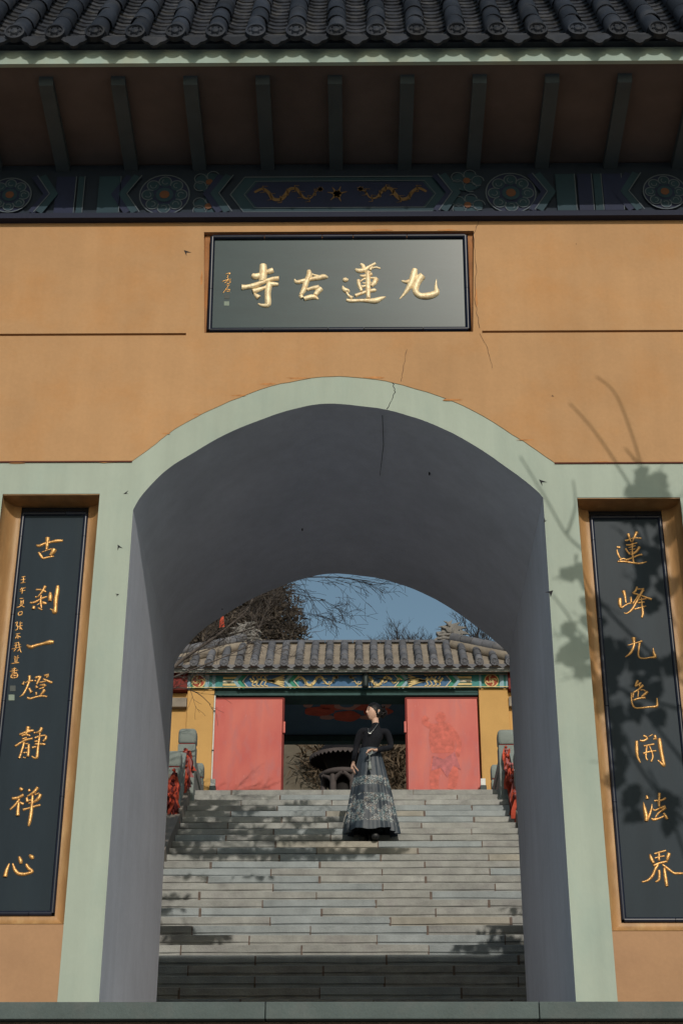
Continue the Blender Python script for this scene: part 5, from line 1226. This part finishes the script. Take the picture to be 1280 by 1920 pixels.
def fuse(name, V, F, mat, voxel, parent, smooth_it=2):
    me = bpy.data.meshes.new('tmp'); me.from_pydata(V, [], F); o = bpy.data.objects.new('tmp', me); col.objects.link(o)
    r = o.modifiers.new('r', 'REMESH'); r.mode = 'VOXEL'; r.voxel_size = voxel
    s = o.modifiers.new('s', 'SMOOTH'); s.iterations = smooth_it; s.factor = .5
    ev = eval_mesh(o); bpy.data.objects.remove(o); ev.name = name
    for p in ev.polygons: p.use_smooth = True
    ev.materials.clear(); ev.materials.append(MATS[mat]); ob = bpy.data.objects.new(name, ev); ob.parent = parent; col.objects.link(ob); return ob

# joints, measured on the figure (local metres, -Y is towards the camera)
neck0 = L_(704, 1362); neck1 = L_(703, 1347); HC = L_(701, 1336)
shR, shL = L_(675, 1369), L_(727, 1371); elR, elL = L_(667, 1404, .03), L_(733, 1402, .02)
wrR = L_(662, 1432, -.06); wrL = L_(704, 1407, -.17); pel = L_(693, 1415)
head_turn = R_(-58)                                     # face turned to picture left
def head_dir(v):                                        # head space (+x her left.. face along -y) -> local
    c, s = math.cos(head_turn), math.sin(head_turn); return Vector((v.x*c - v.y*s, v.x*s + v.y*c, v.z))
def head_shape(v):
    """unit direction -> surface point of the head (face along -Y)"""
    x, y, z = v; p = Vector((x*.074, y*.094, z*.112))
    if z < 0:                                           # jaw narrows to the chin
        t = -z; p.x *= 1-.34*t*t; p.y *= (1-.12*t) if y < 0 else (1-.35*t)
        if y < 0: p.y -= .012*t*t
    if y < 0:
        p.y += .006*max(0, 1-((z-.12)/.16)**2)*max(0, 1-(abs(x)-.36)**2/.05)      # eye sockets
        p.y -= .021*math.exp(-((x/.13)**2) - ((z+.17)/.13)**2)                     # nose tip
        p.y -= .010*math.exp(-((x/.10)**2) - ((z-.02)/.22)**2)                     # nose bridge
        p.y -= .009*math.exp(-((x/.26)**2) - ((z+.47)/.10)**2)                     # lips
        p.y -= .008*math.exp(-((x/.25)**2) - ((z+.80)/.14)**2)                     # chin
    return p
HV = []; HF = []; nu, nv = 40, 30
for j in range(nv+1):
    ph = math.pi*(j/nv-.5)
    for i in range(nu):
        a = 2*math.pi*i/nu; HV.append(HC + head_dir(head_shape(Vector((math.cos(ph)*math.cos(a), math.cos(ph)*math.sin(a), math.sin(ph))))))
HF = [[j*nu+i, j*nu+(i+1) % nu, (j+1)*nu+(i+1) % nu, (j+1)*nu+i] for j in range(nv) for i in range(nu)]
def hand(wr, fdir, palm, thumb, curl, L=.085):
    """palm and five bent fingers: fdir along the fingers, palm = palm-facing normal, thumb = side of the thumb"""
    f = fdir.normalized(); n = palm.normalized(); t = thumb.normalized(); ch = []
    ch.append([(wr-f*.02, .019), (wr+f*.02, (.026, .017)), (wr+f*.05, (.031, .017)), (wr+f*L, (.031, .014))])
    for k, (off, ln) in enumerate(((.026, .066), (.009, .076), (-.009, .071), (-.026, .056))):
        b = wr + f*(L-.012) + t*off; d = f; pts = [(b, .0095)]
        for s in range(3):
            an = curl*(.55+.35*s); d = (f*math.cos(an) + n*math.sin(an)); b = b + d*ln*(.45, .32, .26)[s]; pts.append((b, (.0095, .0088, .0075)[s]))
        ch.append(pts)
    b = wr + f*.028 + t*.022; ch.append([(b, .012), (b+(t*.8+f*.7+n*.3)*.030, .0115), (b+(t*.75+f*1.3+n*.7)*.045, .010), (b+(t*.5+f*1.6+n*1.1)*.055, .008)])
    return ch
body = [[(pel+Vector((0, .02, -.1)), (.115, .09)), (pel+Vector((0, .01, .08)), (.098, .085)), ((pel+neck0)/2+Vector((0, 0, .05)), (.105, .088)), (neck0+Vector((0, .01, -.09)), (.10, .07)), (neck0, (.045, .045)), (neck1, (.042, .046)), (HC, .05)],
        [(neck0+Vector((0, .01, -.09)), .05), (shR+Vector((.015, 0, -.01)), .040), (elR, .030), (wrR, .021)], [(neck0+Vector((0, .01, -.09)), .05), (shL+Vector((-.015, 0, -.01)), .040), (elL, .030), (wrL, .021)]]
for sx, fy in ((-.07, .0), (.05, -.02)):
    body.append([(pel+Vector((sx, .02, -.1)), .085), (Vector((pel.x+sx, .03, .48)), .055), (Vector((pel.x+sx, .05, .10)), .036), (Vector((pel.x+sx, .05, .04)), .034)])
body += hand(wrR, Vector((-.05, -.15, -1)), Vector((.95, .2, 0)), Vector((.2, -1, 0)), .45)
handL_dir = Vector((-1, -.25, -.10)); body += hand(wrL, handL_dir, Vector((.05, .15, -1)), Vector((-.1, -1, .1)), 1.25)
V, F = skin_chains(body); n = len(V); V += HV; F += [[i+n for i in f] for f in HF]
EAR = [[(HC+head_dir(Vector((s*.072, .012, -.022))), .010), (HC+head_dir(Vector((s*.080, .018, .0))), (.012, .016)), (HC+head_dir(Vector((s*.081, .02, .018))), .010)] for s in (-1, 1)]
v2, f2 = skin_chains(EAR, 1); n = len(V); V += v2; F += [[i+n for i in f] for f in f2]
fuse('body', V, F, 'skin', .0052, PERSON, 1)

# face details
def on_face(x, z, lift=.001):
    y = -math.sqrt(max(0, 1-x*x-z*z)); p = head_shape(Vector((x, y, z))); return HC + head_dir(p + Vector((0, -lift, 0)))
def face_patch(name, pts, mat, lift=.002):
    m = MB(); m.add([on_face(x, z, lift) for x, z in pts], [tuple(range(len(pts)))]); o = bpy.data.objects.new(name, m.mesh(name, Vector((0, 0, 0)))); o.data.materials.append(MATS[mat]); o.parent = PERSON; col.objects.link(o)
for s in (-1, 1):
    face_patch('eye', [(s*.17, .06), (s*.32, .02), (s*.52, .07), (s*.36, .125)][::s], 'eye_dark', .009)
    face_patch('eyebrow', [(s*.13, .23), (s*.34, .29), (s*.60, .22), (s*.36, .345)][::s], 'hair', .008)
face_patch('lips', [(-.24, -.455), (0, -.52), (.24, -.455), (.08, -.405), (0, -.42), (-.08, -.405)], 'lip', .008)
# hair: swept back from the forehead, bun behind
hv = []; hf = []; nu, nv = 48, 30
def hair_r(v):
    x, y, z = v; edge = .30 if y < 0 else -.9
    lim = -.75 + 1.25*max(0, -y)**.8 if y < .35 else -.62  # hairline height by direction
    return z > lim
hm_ = MB(); pts = []
for j in range(nv+1):
    ph = math.pi*(j/nv-.5)
    for i in range(nu):
        a = 2*math.pi*i/nu; v = Vector((math.cos(ph)*math.cos(a), math.cos(ph)*math.sin(a), math.sin(ph)))
        k = 1.065 + .012*math.sin(a*22+ph*3); q = Vector((v.x*.074, v.y*.094, v.z*.112)) if v.z > 0 else head_shape(v)*Vector((1, 1, 1)).x
        lim = (-.75 + 1.25*max(0, -v.y)**.8) if v.y < .35 else -.62; e_ = min(1, max(0, (v.z-lim+.14)/.22)); s = .93+(k-.93)*e_*e_*(3-2*e_); pts.append(HC + head_dir(q*s + Vector((0, .006, .004)))) 
hm_.add(pts, [(j*nu+i, j*nu+(i+1) % nu, (j+1)*nu+(i+1) % nu, (j+1)*nu+i) for j in range(nv) for i in range(nu)
              if j > 2 or any(hair_r(Vector((math.cos(math.pi*((j+b)/nv-.5))*math.cos(2*math.pi*(i+a)/nu), math.cos(math.pi*((j+b)/nv-.5))*math.sin(2*math.pi*(i+a)/nu), math.sin(math.pi*((j+b)/nv-.5))))) for a in (0, 1) for b in (0, 1))], True)
bc = HC + head_dir(Vector((0, .118, .012)))
for j in range(60):
    rr2 = random.Random(j); d = Vector((rr2.gauss(0, 1), rr2.gauss(0, 1), rr2.gauss(0, 1))).normalized(); a = bc + d*.040; e = d.orthogonal().normalized(); w_ = d.cross(e)
    b1 = bc + (d+e*.8).normalized()*.052; b2 = bc + (e+w_*.6).normalized()*.046; hm_.tube([a, b1, b2], [.010, .013, .007], 5)
for j in range(10):
    rr2 = random.Random(100+j); a = HC + head_dir(Vector((rr2.uniform(-.06, .06), .06, rr2.uniform(-.02, .09)))); hm_.tube([a, a+head_dir(Vector((rr2.uniform(-.02, .02), .05, .01))), bc+Vector((0, 0, rr2.uniform(-.04, .04)))], [.012, .012, .008], 5)
o = bpy.data.objects.new('hair', hm_.mesh('hair', Vector((0, 0, 0)))); o.data.materials.append(MATS['hair']); o.parent = PERSON; col.objects.link(o)

# sweater: close-fitting knit with a high collar and long sleeves
sw = [[(pel+Vector((0, .01, .0)), (.118, .10)), (pel+Vector((0, .01, .10)), (.112, .098)), ((pel+neck0)/2+Vector((0, -.005, .05)), (.128, .105)), (neck0+Vector((0, .01, -.095)), (.118, .082)), (neck0+Vector((0, .005, -.035)), (.066, .060)), (neck0+Vector((0, 0, .012)), (.050, .052)), (neck0.lerp(neck1, .5), (.047, .051))],
      [(neck0+Vector((0, .01, -.09)), .062), (shR+Vector((.012, 0, -.008)), .050), (shR.lerp(elR, .5), .043), (elR, .038), (elR.lerp(wrR, .6), .034), (wrR+Vector((0, 0, .012)), .031)],
      [(neck0+Vector((0, .01, -.09)), .062), (shL+Vector((-.012, 0, -.008)), .050), (shL.lerp(elL, .5), .043), (elL, .040), (elL.lerp(wrL, .55), .037), (wrL+Vector((.012, 0, 0)), .032)]]
V, F = skin_chains(sw); fuse('sweater', V, F, 'knit', .008, PERSON, 2)

# skirt: long, flaring, flat front panel and pleats
sk = MB(); zt0 = L_(693, 1409).z; zb0 = .105; hl, hr = L_(648, 1548, -.1).x, L_(746, 1550, -.1).x
wl_, wr_ = L_(674, 1410).x, L_(713, 1410).x; nz_, na = 22, 144; pts = []
for j in range(nz_+1):
    t = j/nz_; z = zt0 + (zb0-zt0)*t; f = t**.97; a0 = wl_+(hl-wl_)*f - .012*math.sin(t*3.1); b0 = wr_+(hr-wr_)*f + .012*math.sin(t*3.1)
    cx = (a0+b0)/2; rx = (b0-a0)/2; ry = .115 + (.27-.115)*f
    for i in range(na):
        a = 2*math.pi*i/na; c, s = math.cos(a), math.sin(a)
        front = max(0, -s); flat = 1 if (front > .55 and c < .35) else 0
        amp = (.003+.024*t)*(.15 if flat else 1.0); pl = amp*math.sin(a*19+.6*math.sin(3*a)) + .012*t*math.sin(a*6+1)
        crease = -.022*t*math.exp(-((c-.38)/.03)**2)*front
        zz = z + (.014*math.sin(a*5+.5)*t if j == nz_ else 0)
        pts.append(Vector((cx+c*(rx+pl), .02+s*(ry+pl+crease)-.03*t, zz)))
sk.add(pts, [((j+1)*na+i, (j+1)*na+(i+1) % na, j*na+(i+1) % na, j*na+i) for j in range(nz_) for i in range(na)], True)
inner_ = [Vector((p.x*.97+.03*(hl+hr)/2, p.y*.97, p.z+.002)) for p in pts[-na:]]
top_in = [p + Vector((0, 0, .02)) for p in pts[:na]]
sk.add(pts[-na:] + inner_ + [Vector(((q.x-(wl_+wr_)/2)*.2+(wl_+wr_)/2, q.y*.2, zt0-.1)) for q in pts[:na]],
       [(i, na+i, na+(i+1) % na, (i+1) % na) for i in range(na)] + [(na+i, 2*na+i, 2*na+(i+1) % na, na+(i+1) % na) for i in range(na)])
o = bpy.data.objects.new('skirt', sk.mesh('skirt', Vector((0, 0, 0)))); o.data.materials.append(MATS['skirt']); o.parent = PERSON; col.objects.link(o)
wbm = MB(); wbm.lathe([(.112, zt0-.03), (.116, zt0-.02), (.116, zt0+.02), (.110, zt0+.025)], ((wl_+wr_)/2, .02, 0), 32, 1.14, .98)
o = bpy.data.objects.new('waistband', wbm.mesh('waistband', Vector((0, 0, 0)))); o.data.materials.append(MATS['skirt']); o.parent = PERSON; col.objects.link(o)
# shoes
for sx, yy in ((L_(703, 1570).x, -.105), (L_(702, 1570).x-.14, .0)):
    prof = [((sx, yy+.20, .045), (.030, .040)), ((sx, yy+.10, .045), (.036, .040)), ((sx, yy, .046), (.054, .044)), ((sx, yy-.05, .042), (.052, .040)), ((sx, yy-.082, .038), (.038, .032))]
    V, F = skin_chains([[(Vector(p), r) for p, r in prof]]); me = bpy.data.meshes.new('shoe'); me.from_pydata(V, [], F); me.materials.append(MATS['shoe'])
    for p in me.polygons: p.use_smooth = True
    o = bpy.data.objects.new('shoe', me); o.parent = PERSON; col.objects.link(o)
for sx in (-.07, .05):
    bt = MB(); bt.tube([Vector((pel.x+sx, .045, .05)), Vector((pel.x+sx, .045, .20)), Vector((pel.x+sx, .035, .40))], [.05, .052, .064], 12)
    o = bpy.data.objects.new('sock', bt.mesh('sock', Vector((0, 0, 0)))); o.data.materials.append(MATS['knit']); o.parent = PERSON; col.objects.link(o)
# jewellery
def child_mesh(name, mb, mat, parent=PERSON):
    o = bpy.data.objects.new(name, mb.mesh(name, Vector((0, 0, 0)))); o.data.materials.append(MATS[mat]); o.parent = parent; col.objects.link(o); return o
nk = MB(); c = neck0
nk.tube([L_(690, 1366, -.075), L_(691, 1372, -.105), L_(693, 1375, -.115), L_(699, 1370, -.11), L_(705, 1362, -.085), L_(708, 1357, -.06)], .0022, 5); child_mesh('necklace', nk, 'silver')
pd = MB(); q = L_(693, 1374, -.122); pd.tube([q+Vector((-.02, 0, .008)), q+Vector((-.01, 0, -.010)), q+Vector((.008, 0, -.012)), q+Vector((.022, 0, .004))], [.003, .007, .007, .003], 6); child_mesh('pendant', pd, 'silver')
er = MB(); e = HC+head_dir(Vector((.080, .006, -.032))); er.lathe([(.001, -.008), (.006, -.004), (.008, 0), (.006, .004), (.001, .008)], e, 8); child_mesh('earring', er, 'silver')

# prayer beads hanging from her hand
hc = wrL + handL_dir.normalized()*.075 + Vector((0, -.02, -.02)); hw = WO + hc
BD = empty('prayer_beads', hw, 'loop of grey prayer beads with a pale tassel hanging from the woman\'s hand', 'beads')
bd = MB(); loop = []
pl_, pr_ = Vector((-.030, -.012, -.01)), Vector((.026, -.012, -.01)); hgt = L_(694, 1427).z - hc.z
for k in range(37):
    t = k/36*math.pi; c_ = Vector((-.030*math.cos(t)*(1+.12*math.sin(t)), -.014, hgt*math.sin(t)**.75 if 0 < k < 36 else 0)); loop.append(c_)
    bd.lathe([(.0005, -.0066), (.0048, -.0046), (.0068, 0), (.0048, .0046), (.0005, .0066)], hw + c_, 8)
bd.build('bead_string', 'bead', BD)
z0_ = hw + Vector((0, -.014, hgt)); tl = L_(694, 1455).z - hc.z
ts = MB(); ts.tube([z0_, z0_+Vector((.002, 0, (tl-hgt)*.45))], .004, 6); ts.build('cord', 'bead', BD)
tb = z0_ + Vector((.002, 0, (tl-hgt)*.45)); m = MB(); m.lathe([(.001, 0), (.012, -.008), (.013, -.022), (.010, -.028), (.016, (tl-hgt)*.30), (.025, (tl-hgt)*.55), (.001, (tl-hgt)*.55)], tb, 14); m.build('tassel', 'tassel', BD)

# ================================================================== parts of parts
def adopt(thing, part, prefixes):
    for o in list(thing.children):
        if o is not part and o.name.split('.')[0] in prefixes: o.parent = part
def kid(thing, name): return next(o for o in thing.children if o.name.split('.')[0] == name)
TL = ('cover_tile', 'pan_tile', 'eave_disc', 'drip_tile', 'cover_tile_field', 'pan_tile_field', 'ridge', 'ridge_ornament', 'ridge_wall', 'ridge_course', 'ridge_cap_tile', 'hip_ridge_tile', 'hip_mortar')
PTN = ('painted_cartouche', 'painted_border', 'painted_dragon', 'painted_pearl', 'painted_flower', 'painted_scroll', 'painted_stripe', 'painted_chevron', 'painted_field', 'painted_medallion', 'painted_bar', 'painted_phoenix')
for th_, bm_n in ((GATE, 'beam'), (IG, 'painted_beam')):
    rf_ = kid(th_, 'roof_bed'); rf_.name = 'roof'; adopt(th_, rf_, TL); adopt(th_, kid(th_, bm_n), PTN)
sf_ = kid(GATE, 'soffit'); adopt(GATE, sf_, ('rafter',))
adopt(IG, kid(IG, 'ceiling'), ('ceiling_painting',))
for o in list(IG.children):
    if o.name.split('.')[0] in ('beast_curls', 'beast_eye', 'beast_fins'):
        bx0 = sum((Vector(c) for c in o.bound_box), Vector())/8
        o.parent = min((b for b in IG.children if b.name.split('.')[0] == 'ridge_beast'), key=lambda b: (sum((Vector(c) for c in b.bound_box), Vector())/8 - bx0).length)
nk_ = kid(PERSON, 'necklace'); adopt(PERSON, nk_, ('pendant',))
